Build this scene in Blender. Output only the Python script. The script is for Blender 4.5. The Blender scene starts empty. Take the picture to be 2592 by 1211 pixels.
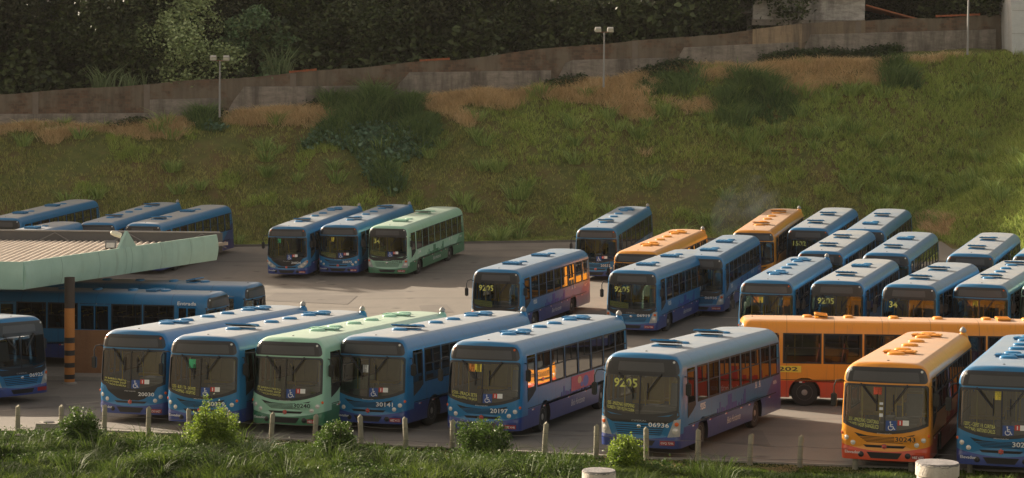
import bpy, bmesh, math, random
import numpy as np
from mathutils import Vector, Matrix
R = math.radians
sc = bpy.context.scene
col = sc.collection

# ------------------------------------------------------------------ camera
CAMZ = 9.448; FPX = 5159.4; PITCH = R(2.4567); ROLL = R(0.5807); CY = -46.1
cd = bpy.data.cameras.new('camera'); cam = bpy.data.objects.new('camera', cd); col.objects.link(cam)
cd.sensor_fit = 'HORIZONTAL'; cd.sensor_width = 36; cd.lens = FPX*36/2592
cd.shift_y = CY/2592
cd.clip_start = 0.5; cd.clip_end = 3000
cam.matrix_world = Matrix.Translation((0, 0, CAMZ)) @ Matrix.Rotation(math.pi/2-PITCH, 4, 'X') @ Matrix.Rotation(ROLL, 4, 'Z')
sc.camera = cam

# ------------------------------------------------------------------ world, sun, exposure
SUN_AZ = R(40); SUN_EL = R(21.5)      # light travels right and towards the camera
to_sun = Vector((-math.cos(SUN_AZ)*math.cos(SUN_EL), math.sin(SUN_AZ)*math.cos(SUN_EL), math.sin(SUN_EL)))
w = bpy.data.worlds.new('World'); sc.world = w; w.use_nodes = True
nt = w.node_tree; nt.nodes.clear()
sky = nt.nodes.new('ShaderNodeTexSky'); sky.sky_type = 'NISHITA'; sky.sun_disc = False
sky.sun_elevation = SUN_EL; sky.sun_rotation = math.atan2(to_sun.x, to_sun.y)
sky.air_density = 1.0; sky.dust_density = 2.5; sky.ozone_density = 0.7
bg = nt.nodes.new('ShaderNodeBackground'); bg.inputs[1].default_value = 0.12
wo = nt.nodes.new('ShaderNodeOutputWorld')
tint = nt.nodes.new('ShaderNodeMix'); tint.data_type = 'RGBA'; tint.blend_type = 'MULTIPLY'; tint.inputs[0].default_value = 1; tint.inputs[7].default_value = (1.0, .80, .61, 1)   # milky, smoky sky rather than clear blue
hs = nt.nodes.new('ShaderNodeHueSaturation'); hs.inputs['Saturation'].default_value = .55
nt.links.new(sky.outputs[0], hs.inputs['Color']); nt.links.new(hs.outputs[0], tint.inputs[6]); nt.links.new(tint.outputs[2], bg.inputs[0]); nt.links.new(bg.outputs[0], wo.inputs[0])
sl = bpy.data.lights.new('sun', 'SUN'); sl.energy = 4.8; sl.angle = R(0.5); sl.color = (1.0, 0.86, 0.68)
so = bpy.data.objects.new('sun', sl); col.objects.link(so)
so.rotation_euler = to_sun.to_track_quat('Z', 'Y').to_euler()
sc.view_settings.view_transform = 'Standard'; sc.view_settings.look = 'None'
sc.view_settings.exposure = 1.15; sc.view_settings.gamma = 1.0
sc.cycles.max_bounces = 6; sc.cycles.transparent_max_bounces = 12
sc.cycles.use_denoising = True

rng = np.random.default_rng(7); random.seed(7)

# ------------------------------------------------------------------ pixel <-> world (for reading positions off the photo)
_c, _s = math.cos(PITCH), math.sin(PITCH); _cr, _sr = math.cos(ROLL), math.sin(ROLL)
def proj(X, Y, Z):
    Z = Z-CAMZ; d = Y*_c-Z*_s; u = Y*_s+Z*_c; x = X/d; y = -u/d
    return 1296+FPX*(x*_cr-y*_sr), 605.5+CY+FPX*(x*_sr+y*_cr)
def ray(px, py):
    a = (px-1296)/FPX; b = (py-605.5-CY)/FPX
    x = a*_cr+b*_sr; y = -a*_sr+b*_cr
    return np.array([x, _c-y*_s, -_s-y*_c])
def at(px, py, Y):
    r = ray(px, py); t = Y/r[1]; return (r[0]*t, Y, CAMZ+r[2]*t)

def G(x, y):      # asphalt level of the yard
    y = np.clip(y, 46, 150); x = np.clip(x, -60, 60)
    return -.04223*(y-50)+.00072878*(y-50)**2+.010175*x+.008466*x*(np.clip(y, 46, 150)-90)/30
def on_ground(px, py):
    r = ray(px, py); lo, hi = 20., 200.
    for _ in range(60):
        m = (lo+hi)/2
        if CAMZ+r[2]*m/r[1] > G(r[0]*m/r[1], m): lo = m
        else: hi = m
    return np.array([r[0]*lo/r[1], lo, G(r[0]*lo/r[1], lo)])

# ------------------------------------------------------------------ object helpers
def tag(o, label=None, cat=None, group=None, kind=None):
    if label: o['label'] = label
    if cat: o['category'] = cat
    if group: o['group'] = group
    if kind: o['kind'] = kind
    return o
def empty(name, label=None, cat=None, group=None, mat=None):
    o = bpy.data.objects.new(name, None); o.empty_display_size = .2; col.objects.link(o)
    if mat is not None: o.matrix_world = mat
    return tag(o, label, cat, group)
def link(name, me, parent=None):
    o = bpy.data.objects.new(name, me); col.objects.link(o)
    if parent is not None: o.parent = parent
    return o
def mesh(name, V, F, mats, mi=None, smooth=None):
    me = bpy.data.meshes.new(name); me.from_pydata([tuple(map(float, v)) for v in V], [], F)
    for m in (mats if isinstance(mats, (list, tuple)) else [mats]): me.materials.append(m)
    if mi is not None: me.polygons.foreach_set('material_index', mi)
    me.update()
    if smooth:
        me.shade_smooth(); me.set_sharp_from_angle(angle=R(smooth))
    return me
class MB:
    """collects shapes into one mesh"""
    def __init__(s): s.V = []; s.F = []; s.M = []
    def add(s, V, F, m=0):
        b = len(s.V); s.V += [tuple(v) for v in V]; s.F += [tuple(i+b for i in f) for f in F]; s.M += [m]*len(F); return s
    def box(s, c, d, m=0, rot=None, taper=1):
        x, y, z = d[0]/2, d[1]/2, d[2]/2; t = taper
        V = [(-x, -y, -z), (x, -y, -z), (x, y, -z), (-x, y, -z), (-x*t, -y*t, z), (x*t, -y*t, z), (x*t, y*t, z), (-x*t, y*t, z)]
        if rot is not None: V = [rot @ Vector(v) for v in V]
        return s.add([(v[0]+c[0], v[1]+c[1], v[2]+c[2]) for v in V], [(3, 2, 1, 0), (4, 5, 6, 7), (0, 1, 5, 4), (1, 2, 6, 5), (2, 3, 7, 6), (3, 0, 4, 7)], m)
    def tube(s, pts, r, n=8, m=0, caps=True):
        pts = [Vector([float(c) for c in p]) for p in pts]; k = len(pts); rr = r if isinstance(r, (list, tuple)) else [r]*k
        V = []; up = None
        for i, p in enumerate(pts):
            t = (pts[min(i+1, k-1)]-pts[max(i-1, 0)]).normalized()
            if up is None: up = Vector((0, 0, 1)) if abs(t.z) < .9 else Vector((1, 0, 0))
            a = t.cross(up).normalized(); b = a.cross(t).normalized(); up = b
            for j in range(n):
                th = 2*math.pi*j/n; V.append(p+float(rr[i])*(math.cos(th)*a+math.sin(th)*b))
        F = []
        for i in range(k-1):
            for j in range(n): F.append((i*n+j, i*n+(j+1) % n, (i+1)*n+(j+1) % n, (i+1)*n+j))
        if caps: F.append(tuple(range(n))[::-1]); F.append(tuple((k-1)*n+j for j in range(n)))
        return s.add(V, F, m)
    def lathe(s, prof, n=20, c=(0, 0, 0), axis='Z', m=0):
        """prof: (radius, height)"""
        V = []; F = []; k = len(prof)
        for (r, h) in prof:
            for j in range(n):
                th = 2*math.pi*j/n; a, b = r*math.cos(th), r*math.sin(th)
                p = (a, b, h) if axis == 'Z' else ((a, h, b) if axis == 'Y' else (h, a, b))
                V.append((p[0]+c[0], p[1]+c[1], p[2]+c[2]))
        for i in range(k-1):
            for j in range(n): F.append((i*n+j, i*n+(j+1) % n, (i+1)*n+(j+1) % n, (i+1)*n+j))
        F.append(tuple(range(n))[::-1]); F.append(tuple((k-1)*n+j for j in range(n)))
        return s.add(V, F, m)
    def mesh(s, name, mats, smooth=None, bevel=0):
        me = mesh(name, s.V, s.F, mats, s.M)
        bm = bmesh.new(); bm.from_mesh(me)
        bmesh.ops.recalc_face_normals(bm, faces=bm.faces)
        if bevel: bmesh.ops.bevel(bm, geom=bm.edges[:], offset=bevel, segments=2, affect='EDGES', clamp_overlap=True)
        bm.to_mesh(me); bm.free()
        if smooth: me.shade_smooth(); me.set_sharp_from_angle(angle=R(smooth))
        return me
    def obj(s, name, mats, parent=None, smooth=None, bevel=0): return link(name, s.mesh(name, mats, smooth, bevel), parent)

# ------------------------------------------------------------------ materials
def newmat(name):
    m = bpy.data.materials.new(name); m.use_nodes = True; n = m.node_tree
    return m, n, n.nodes['Principled BSDF']
def N(n, t, **k):
    x = n.nodes.new(t)
    for a, b in k.items(): setattr(x, a, b)
    return x
def setc(sock, c): sock.default_value = (*c, 1)
def mix(n, fac, a, b, mode='MIX'):
    x = N(n, 'ShaderNodeMix', data_type='RGBA', blend_type=mode)
    for s, v in ((x.inputs[0], fac), (x.inputs[6], a), (x.inputs[7], b)):
        if isinstance(v, bpy.types.NodeSocket): n.links.new(v, s)
        elif isinstance(v, (int, float)): s.default_value = v
        else: s.default_value = (*v, 1)
    return x.outputs[2]
def noise(n, scale, detail=4, rough=.6, coord='Object', sc3=None, dist=0):
    tc = N(n, 'ShaderNodeTexCoord'); o = tc.outputs[coord]
    if sc3:
        mp = N(n, 'ShaderNodeMapping'); mp.inputs['Scale'].default_value = sc3; n.links.new(o, mp.inputs[0]); o = mp.outputs[0]
    x = N(n, 'ShaderNodeTexNoise'); x.inputs['Scale'].default_value = scale; x.inputs['Detail'].default_value = detail
    x.inputs['Roughness'].default_value = rough; x.inputs['Distortion'].default_value = dist
    n.links.new(o, x.inputs[0]); return x.outputs[0]
def ramp(n, f, *stops):
    x = N(n, 'ShaderNodeValToRGB'); e = x.color_ramp.elements
    while len(e) < len(stops): e.new(.5)
    for q, (p, c) in zip(e, stops): q.position = p; q.color = (*c, 1) if len(c) == 3 else c
    n.links.new(f, x.inputs[0]); return x.outputs[0]
def bump(n, p, h, st=.3, d=.05):
    b = N(n, 'ShaderNodeBump'); b.inputs['Strength'].default_value = st; b.inputs['Distance'].default_value = d
    n.links.new(h, b.inputs['Height']); n.links.new(b.outputs[0], p.inputs['Normal'])
def math_(n, op, a, b=None, c=None):
    x = N(n, 'ShaderNodeMath', operation=op)
    for s, v in zip(x.inputs, (a, b, c)):
        if v is None: continue
        if isinstance(v, bpy.types.NodeSocket): n.links.new(v, s)
        else: s.default_value = v
    return x.outputs[0]
_pm = {}
def plain(name, c, rough=.6, metal=0, var=.15, scale=6, spec=.5, emit=None):
    if name in _pm: return _pm[name]
    m, n, p = newmat(name)
    f = noise(n, scale, 5)
    n.links.new(mix(n, f, tuple(v*(1-var) for v in c), tuple(min(1, v*(1+var)) for v in c)), p.inputs['Base Color'])
    p.inputs['Roughness'].default_value = rough; p.inputs['Metallic'].default_value = metal
    p.inputs['Specular IOR Level'].default_value = spec
    _pm[name] = m; return m
def glass(name, tint, rough=.03, base=.06, blend=.0, gl=.9):
    m, n, p = newmat(name); n.nodes.remove(p); out = n.nodes['Material Output']
    t = N(n, 'ShaderNodeBsdfTransparent'); setc(t.inputs[0], tint)
    g = N(n, 'ShaderNodeBsdfGlossy'); g.inputs['Roughness'].default_value = rough; setc(g.inputs[0], (gl, gl, gl))
    fr = N(n, 'ShaderNodeFresnel'); fr.inputs[0].default_value = 1.5
    f = math_(n, 'MAXIMUM', fr.outputs[0], base)
    ms = N(n, 'ShaderNodeMixShader'); n.links.new(f, ms.inputs[0]); n.links.new(t.outputs[0], ms.inputs[1]); n.links.new(g.outputs[0], ms.inputs[2])
    # a film of dust on the pane
    d = N(n, 'ShaderNodeBsdfDiffuse'); setc(d.inputs[0], (.33, .31, .28))
    ms2 = N(n, 'ShaderNodeMixShader')
    dn = noise(n, 1.3, 4); n.links.new(math_(n, 'MULTIPLY', dn, blend), ms2.inputs[0])
    n.links.new(ms.outputs[0], ms2.inputs[1]); n.links.new(d.outputs[0], ms2.inputs[2])
    n.links.new(ms2.outputs[0], out.inputs[0]); return m

def paint(name, up, low, rear):
    """bus livery: pale upper body, darker skirt that sweeps up at the tail, dust settled on upward faces"""
    m, n, p = newmat(name)
    tc = N(n, 'ShaderNodeTexCoord'); sx = N(n, 'ShaderNodeSeparateXYZ'); n.links.new(tc.outputs['Object'], sx.inputs[0])
    x, y, z = sx.outputs
    # skirt line: z<0.98 on the flanks, dipping to .64 on the front's middle
    ay = math_(n, 'ABSOLUTE', y)
    front = math_(n, 'GREATER_THAN', x, 5.35)
    yy = math_(n, 'MULTIPLY', ay, ay)
    zf = math_(n, 'MULTIPLY_ADD', yy, .11, .60)
    zl = math_(n, 'MULTIPLY_ADD', front, math_(n, 'SUBTRACT', zf, .95), .95)
    lowm = math_(n, 'LESS_THAN', z, zl)
    # tail sweep
    xr = math_(n, 'MULTIPLY_ADD', math_(n, 'SUBTRACT', z, .9), 1.05, 0)
    q = math_(n, 'ADD', math_(n, 'MULTIPLY', math_(n, 'POWER', math_(n, 'MAXIMUM', xr, 0), 1.5), .8), -5.2)
    q2 = math_(n, 'SUBTRACT', -3.6, math_(n, 'MULTIPLY', math_(n, 'MAXIMUM', math_(n, 'SUBTRACT', z, .9), 0), 1.5))
    tail = math_(n, 'MULTIPLY', math_(n, 'LESS_THAN', x, q2), math_(n, 'LESS_THAN', z, 1.98))
    c = mix(n, lowm, up, low)
    c = mix(n, math_(n, 'MULTIPLY', tail, .75), c, rear)
    geo = N(n, 'ShaderNodeNewGeometry'); sn = N(n, 'ShaderNodeSeparateXYZ'); n.links.new(geo.outputs['Normal'], sn.inputs[0])
    dn = noise(n, .9, 6, .65); dn2 = noise(n, 7, 5, .7, sc3=(.35, 1, 1))
    oi = N(n, 'ShaderNodeObjectInfo')
    dv = math_(n, 'MULTIPLY_ADD', oi.outputs['Random'], .35, .50)
    top = math_(n, 'SMOOTH_MIN', math_(n, 'MAXIMUM', math_(n, 'MULTIPLY', math_(n, 'SUBTRACT', sn.outputs[2], .80), 5), 0), 1.0, .1)
    topd = math_(n, 'MULTIPLY', top, math_(n, 'MULTIPLY', dv, math_(n, 'MULTIPLY_ADD', dn, .8, .55)))
    c = mix(n, topd, c, (.44, .43, .40))
    road = math_(n, 'MULTIPLY', math_(n, 'MAXIMUM', math_(n, 'MULTIPLY', math_(n, 'SUBTRACT', 1.1, z), .35), 0.02), dn2)
    c = mix(n, road, c, (.16, .13, .10))
    # panel seams down the flanks and across the roof
    fr = math_(n, 'ABSOLUTE', math_(n, 'SUBTRACT', math_(n, 'FRACT', math_(n, 'MULTIPLY', x, .58)), .5))
    seam = math_(n, 'MULTIPLY', math_(n, 'LESS_THAN', fr, .007), math_(n, 'LESS_THAN', math_(n, 'ABSOLUTE', x), 5.0))
    c = mix(n, math_(n, 'MULTIPLY', seam, .45), c, (.02, .02, .022))
    streak = ramp(n, noise(n, 3.0, 4, .7, sc3=(2.4, .3, .18)), (.55, (0, 0, 0)), (.75, (.35, .35, .35)))
    c = mix(n, math_(n, 'MULTIPLY', streak, math_(n, 'SUBTRACT', 1, top)), c, (.10, .09, .075))
    n.links.new(c, p.inputs['Base Color'])
    n.links.new(math_(n, 'MULTIPLY_ADD', top, .25, math_(n, 'MULTIPLY_ADD', dn2, .14, .24)), p.inputs['Roughness'])
    p.inputs['Coat Weight'].default_value = .16; p.inputs['Coat Roughness'].default_value = .10
    bump(n, p, noise(n, 1.1, 2), .05, .05)
    return m
PAL = {
 'blue':  paint('blue_livery', (.014, .160, .350), (.010, .040, .21), (.045, .035, .16)),
 'green': paint('green_livery', (.31, .55, .41), (.022, .155, .075), (.03, .20, .10)),
 'orange': paint('orange_livery', (.72, .28, .022), (.58, .060, .015), (.60, .11, .02)),
}
FLAT = {'blue': plain('blue_paint', (.014, .160, .350), .35, var=.06), 'green': plain('green_paint', (.31, .55, .41), .35, var=.06),
        'orange': plain('orange_paint', (.72, .28, .022), .35, var=.06)}
M_RUB = plain('black_rubber', (.018, .018, .019), .7)
M_BLK = plain('black_plastic', (.014, .014, .016), .4)
M_MASK = plain('black_mask', (.02, .02, .023), .3)
M_SIGN = plain('sign_glass', (.060, .060, .066), .35, var=.1)
M_TYRE = plain('tyre_rubber', (.022, .021, .02), .85)
M_RIM = plain('rim_metal', (.28, .27, .25), .5, .3, var=.3)
M_CHROME = plain('chrome', (.6, .6, .6), .2, .9)
M_GREYL = plain('light_grey_plastic', (.30, .29, .27), .5)
M_LENS = plain('headlight_lens', (.62, .60, .55), .12, .2)
M_LAMPH = plain('lamp_housing', (.34, .35, .35), .3)
M_AMBER = plain('amber_lens', (.65, .12, .02), .2)
M_RED = plain('red_sign', (.50, .03, .025), .4)
M_WHITE = plain('white_paint', (.72, .72, .70), .5)
M_DKTXT = plain('black_lettering', (.02, .03, .03), .5)
M_YTXT = plain('yellow_lettering', (.56, .58, .14), .5)
M_YCARD = plain('yellow_card', (.75, .60, .06), .5)
M_OCARD = plain('orange_card', (.80, .28, .05), .5)
M_RCARD = plain('red_card', (.75, .10, .04), .5)
M_GCARD = plain('green_card', (.06, .50, .22), .5)
M_WCARD = plain('white_card', (.75, .75, .72), .5)
M_BSIGN = plain('blue_sign', (.02, .065, .25), .4)
M_PLATE = plain('plate_red', (.30, .02, .02), .4)
M_SEATY = plain('yellow_seat', (.48, .32, .04), .55)
M_SEATB = plain('blue_seat', (.05, .08, .16), .6)
M_SEATR = plain('red_seat', (.45, .06, .03), .6)
M_FLOOR = plain('bus_floor', (.05, .05, .05), .7)
M_LINER = plain('bus_liner', (.13, .13, .125), .6)
M_RAIL = plain('yellow_rail', (.62, .46, .04), .35)
M_GREYP = plain('grey_plastic', (.16, .16, .165), .5)
G_WIND = glass('windscreen_glass', (.52, .56, .57), .015, .06, .008)
G_SIDE = glass('side_glass', (.24, .25, .245), .02, .05, .04, .38)

# ------------------------------------------------------------------ lettering
_tx = {}
def text_mesh(s, size, shear=0, bold=0, align='LEFT'):
    k = (s, size, shear, bold, align)
    if k in _tx: return _tx[k]
    c = bpy.data.curves.new('t', 'FONT'); c.body = s; c.size = size; c.shear = shear; c.offset = bold; c.align_x = align; c.resolution_u = 2
    o = bpy.data.objects.new('t', c); col.objects.link(o)
    bpy.context.view_layer.update()
    me = bpy.data.meshes.new_from_object(o.evaluated_get(bpy.context.evaluated_depsgraph_get()))
    V = np.array([v.co[:2] for v in me.vertices]); F = [tuple(p.vertices) for p in me.polygons]
    bpy.data.objects.remove(o); bpy.data.curves.remove(c); bpy.data.meshes.remove(me)
    _tx[k] = (V, F); return V, F
def fit_text(s, x0, x1, z0, z1, shear=0, bold=.0):
    """lettering scaled into a rectangle"""
    V, F = text_mesh(s, 1.0, shear, bold)
    mn, mx = V.min(0), V.max(0)
    return np.stack([x0+(V[:, 0]-mn[0])/(mx[0]-mn[0])*(x1-x0), z0+(V[:, 1]-mn[1])/(mx[1]-mn[1])*(z1-z0)], 1), F

# ================================================================== BUSES
# local axes: +X the way the bus drives, +Y its left side, Z up; origin on the ground under its middle
HW = 1.25; RC = .20; ZT = 2.96; RT = .19
BTOP = ZT+RT*math.pi/2; AMAX = HW-RC+RC*math.pi/2
_wz = [(0, 1.235), (.33, 1.235), (.7, 1.25), (1.6, 1.25), (2.70, 1.215), (2.84, 1.185), (2.96, 1.125), (3.05, 1.05), (3.11, .97), (3.15, .86)]
def wz(z):
    return float(np.interp(z, [a for a, b in _wz], [b for a, b in _wz]))
LEN = {'C': 11.5, 'M': 12.4}
def shell(kind, a, b, off=0):
    """front skin: a = distance unrolled across the front (+ = the bus's left), b = height unrolled; x counted back from the nose"""
    s = 1 if a >= 0 else -1; aa = abs(a)
    if aa <= HW-RC: y = aa; drop = 0
    else:
        th = min((aa-(HW-RC))/RC, math.pi/2); y = HW-RC+RC*math.sin(th); drop = RC*(1-math.cos(th))
    drop += (.13 if kind == 'M' else .08)*(min(y, HW)/HW)**2
    if b <= ZT: z = b; dt = 0
    else: th = min((b-ZT)/RT, math.pi/2); z = ZT+RT*math.sin(th); dt = RT*(1-math.cos(th))
    rake = .085*max(0, z-1.15)+(.05*max(0, .95-z) if kind == 'M' else 0)-(.05 if b < .66 else 0)*(1 if b < .62 else (0.66-b)/.04)
    yy = y*wz(z)/HW
    if z > 3.0: z += .05*(z-3.0)/.15*(1-(yy/1.1)**2 if yy < 1.1 else 0)
    return Vector((-(drop+dt+rake), s*yy, z))
def shell_off(kind, a, b, off):
    p = shell(kind, a, b); e = .01
    u = shell(kind, a+e, b)-shell(kind, a-e, b); v = shell(kind, a, b+e)-shell(kind, a, b-e)
    n = u.cross(v)
    if n.length < 1e-9: n = Vector((1, 0, 0))
    n.normalize()
    if n.x < -.2: n = -n
    return p+n*off
A_LINES = [-AMAX+.001]+[i for i in np.arange(-1.30, 1.301, .1) if abs(i) < AMAX-.02]+[AMAX-.001]
B_LINES = [.6, .7, .95, 1.15, 1.4, 1.6, 2.0, 2.4, 2.70, 2.84, 2.96, 3.03, 3.09, 3.15, 3.20]
def nose(L): return L/2
def panel(kind, L, polys, off, name, mats, mi=0, rear=False, fine=True, V2F=None):
    """flat outlines (first outer, then holes) draped over the front skin"""
    bm = bmesh.new()
    if V2F is None:
        ed = []
        for P in polys:
            vs = [bm.verts.new((p[0], p[1], 0)) for p in P]
            for i in range(len(vs)): ed.append(bm.edges.new((vs[i], vs[(i+1) % len(vs)])))
        if len(polys) == 1: bm.faces.new(bm.verts[:])
        else: bmesh.ops.triangle_fill(bm, edges=ed, use_beauty=True)
    else:
        V, F = V2F; vs = [bm.verts.new((v[0], v[1], 0)) for v in V]
        for f in F:
            try: bm.faces.new([vs[i] for i in f])
            except ValueError: pass
    if fine:
        xs = [v.co.x for v in bm.verts]; ys = [v.co.y for v in bm.verts]
        for a in A_LINES:
            if min(xs)+1e-3 < a < max(xs)-1e-3: bmesh.ops.bisect_plane(bm, geom=bm.verts[:]+bm.edges[:]+bm.faces[:], plane_co=(a, 0, 0), plane_no=(1, 0, 0), dist=1e-5)
        for b in B_LINES:
            if min(ys)+1e-3 < b < max(ys)-1e-3: bmesh.ops.bisect_plane(bm, geom=bm.verts[:]+bm.edges[:]+bm.faces[:], plane_co=(0, b, 0), plane_no=(0, 1, 0), dist=1e-5)
    sg = -1 if rear else 1
    for v in bm.verts:
        q = shell_off(kind, v.co.x, v.co.y, off) if off else shell(kind, v.co.x, v.co.y)
        v.co = Vector((sg*(q.x+L/2), q.y, q.z))
    for f in bm.faces: f.material_index = mi
    bm.normal_update()
    for f in list(bm.faces):
        if f.normal.x*sg < 0 and abs(f.normal.x) > .05: f.normal_flip()
    me = bpy.data.meshes.new(name); bm.to_mesh(me); bm.free()
    for m in (mats if isinstance(mats, (list, tuple)) else [mats]): me.materials.append(m)
    return me
def joinmesh(name, meshes, mats, smooth=None):
    mb = MB()
    for me, mi in meshes:
        mb.add([tuple(v.co) for v in me.vertices], [tuple(p.vertices) for p in me.polygons], mi)
    me = mesh(name, mb.V, mb.F, mats, mb.M)
    bm = bmesh.new(); bm.from_mesh(me); bmesh.ops.remove_doubles(bm, verts=bm.verts, dist=2e-3); bm.to_mesh(me); bm.free()
    if smooth: me.shade_smooth(); me.set_sharp_from_angle(angle=R(smooth))
    return me
def arcpts(cx, cy, rx, ry, t0, t1, n):
    return [(cx+rx*math.cos(R(t0+(t1-t0)*i/n)), cy+ry*math.sin(R(t0+(t1-t0)*i/n))) for i in range(n+1)]
def rrect(x0, x1, z0, z1, r, n=3):
    return (arcpts(x1-r, z1-r, r, r, 0, 90, n)+arcpts(x0+r, z1-r, r, r, 90, 180, n)+arcpts(x0+r, z0+r, r, r, 180, 270, n)+arcpts(x1-r, z0+r, r, r, 270, 360, n))
def smile(hw, zt, zb_side, zb_mid, r=.10, n=10, tw=None):
    """windscreen outline: flat top, bottom edge sagging in the middle"""
    tw = tw or hw
    P = arcpts(tw-r, zt-r, r, r, 0, 90, 3)+arcpts(-tw+r, zt-r, r, r, 90, 180, 3)
    for i in range(n+1):
        t = -1+2*i/n; P.append((t*hw*.985, zb_mid+(zb_side-zb_mid)*abs(t)**2.2))
    return P
WS = {'M': dict(hw=1.20, zt=2.50, zs=1.42, zm=1.17), 'C': dict(hw=1.17, zt=2.52, zs=1.46, zm=1.30)}
_cache = {}
def cached(key, fn):
    if key not in _cache: _cache[key] = fn()
    return _cache[key]

def windows_for(kind):
    L = LEN[kind]; X0 = L/2
    n = 8 if kind == 'C' else 7
    x1 = X0-1.72; x0 = -X0+.42
    p = (x1-x0)/n
    return [(x1-(i+1)*p+.045, x1-i*p-.045) for i in range(n)]
DIDX = {'C': (3, 6), 'M': (2, 5)}
DRV = {'C': (.78, 1.55), 'M': (.80, 1.60)}          # driver's window, metres back from the nose
AX = {'C': (2.30, 3.15), 'M': (2.55, 3.35)}         # front and rear axle, from nose and from tail
ZW0, ZW1 = 1.60, 2.70
def body_mesh(kind, pal):
    L = LEN[kind]; X0 = L/2; XS = X0-.72
    w = WS[kind]; parts = []
    hole = smile(w['hw'], w['zt'], w['zs'], w['zm'])
    outer = [(-AMAX, .33), (AMAX, .33), (AMAX, BTOP), (-AMAX, BTOP)]
    parts.append((panel(kind, L, [outer, hole], 0, 'f', []), 0))
    rh = rrect(-.95, .95, 1.75, 2.6, .12)
    parts.append((panel(kind, L, [outer, rh], 0, 'r', [], rear=True), 0))
    # ring of the skin's border
    ring = []
    bl = [.33]+B_LINES+[BTOP]
    for b in bl: ring.append((-AMAX, b))
    for a in [x for x in A_LINES if abs(x) < AMAX-.01]: ring.append((a, BTOP))
    for b in bl[::-1]: ring.append((AMAX, b))
    P = [shell(kind, a, b) for a, b in ring]
    mb = MB(); K = len(P)
    def strip(fr, to, skip):
        V = fr+to; F = []
        for i in range(K-1):
            if skip(i): continue
            F.append((i, i+1, K+i+1, K+i))
        mb.add(V, F)
    none = lambda i: False
    front = [(p.x+X0, p.y, p.z) for p in P]; rear = [(-(p.x+X0), p.y, p.z) for p in P]
    st = lambda x: [(x, p.y, p.z) for p in P]
    strip(front, st(XS), none); strip(rear, st(-XS), none)
    inband = lambda i: min(P[i].z, P[i+1].z) > ZW0-.01 and max(P[i].z, P[i+1].z) < ZW1+.01
    low = lambda i: max(P[i].z, P[i+1].z) < .96
    lefts = lambda i: P[i].y > 0
    wl = windows_for(kind); d0, d1 = DRV[kind]
    holesL = wl+[(X0-d1, X0-d0)]
    holesR = [h for h in wl]+[(X0-d1, X0-d0)]
    xs = sorted({XS, -XS}|{v for h in holesL for v in h if -XS < v < XS})
    for a, b in zip(xs[:-1], xs[1:]):
        mid = (a+b)/2
        isw = any(h[0] < mid < h[1] for h in holesL)
        strip(st(a), st(b), lambda i: low(i) or (isw and inband(i)))
    # lower flanks with wheel arches
    fa, ra = AX[kind]; ax = [X0-fa, -X0+ra]
    rr = .575; zc = .50
    def flank(s):
        out = [(XS, .33)]
        for c in (ax[0], ax[1]):
            a0 = math.degrees(math.asin((.33-zc)/rr))
            out += [(c+x, z) for x, z in arcpts(0, zc, rr, rr*1.0, a0, 180-a0, 14)]
        out += [(-XS, .33), (-XS, .7), (-XS, .95)]; out += [(XS, .95), (XS, .7)]
        V = [(x, s*wz(z), z) for x, z in out]; mb.add(V, [tuple(range(len(V)))])
        for c in ax:     # arch liners
            arc = arcpts(c, zc, rr, rr, -17, 197, 14); V = []; F = []
            for x, z in arc: V += [(x, s*(wz(z)-.0), z), (x, s*.80, z)]
            for i in range(len(arc)-1): F.append((2*i, 2*i+1, 2*i+3, 2*i+2))
            mb.add(V, F, 1); V = [(x, s*.80, z) for x, z in arc]; mb.add(V, [tuple(range(len(V)))], 1)
    flank(1); flank(-1)
    # underside
    mb.add([(XS+.3, -1.15, .36), (XS+.3, 1.15, .36), (-XS-.3, 1.15, .36), (-XS-.3, -1.15, .36)], [(0, 1, 2, 3)], 1)
    parts.append((mesh('s', mb.V, mb.F, [], mb.M), 0))
    # joinmesh keeps one material index per piece, so re-add with their own
    out = MB()
    for me, mi in parts:
        b = len(out.V); out.V += [tuple(v.co) for v in me.vertices]
        for q in me.polygons: out.F.append(tuple(i+b for i in q.vertices)); out.M.append(q.material_index)
    me = mesh('bus_body', out.V, out.F, [PAL[pal], M_BLK], out.M)
    bm = bmesh.new(); bm.from_mesh(me); bmesh.ops.remove_doubles(bm, verts=bm.verts, dist=1.5e-3); bmesh.ops.recalc_face_normals(bm, faces=bm.faces)
    bm.to_mesh(me); bm.free()
    me.shade_smooth(); me.set_sharp_from_angle(angle=R(28))
    return me
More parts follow.
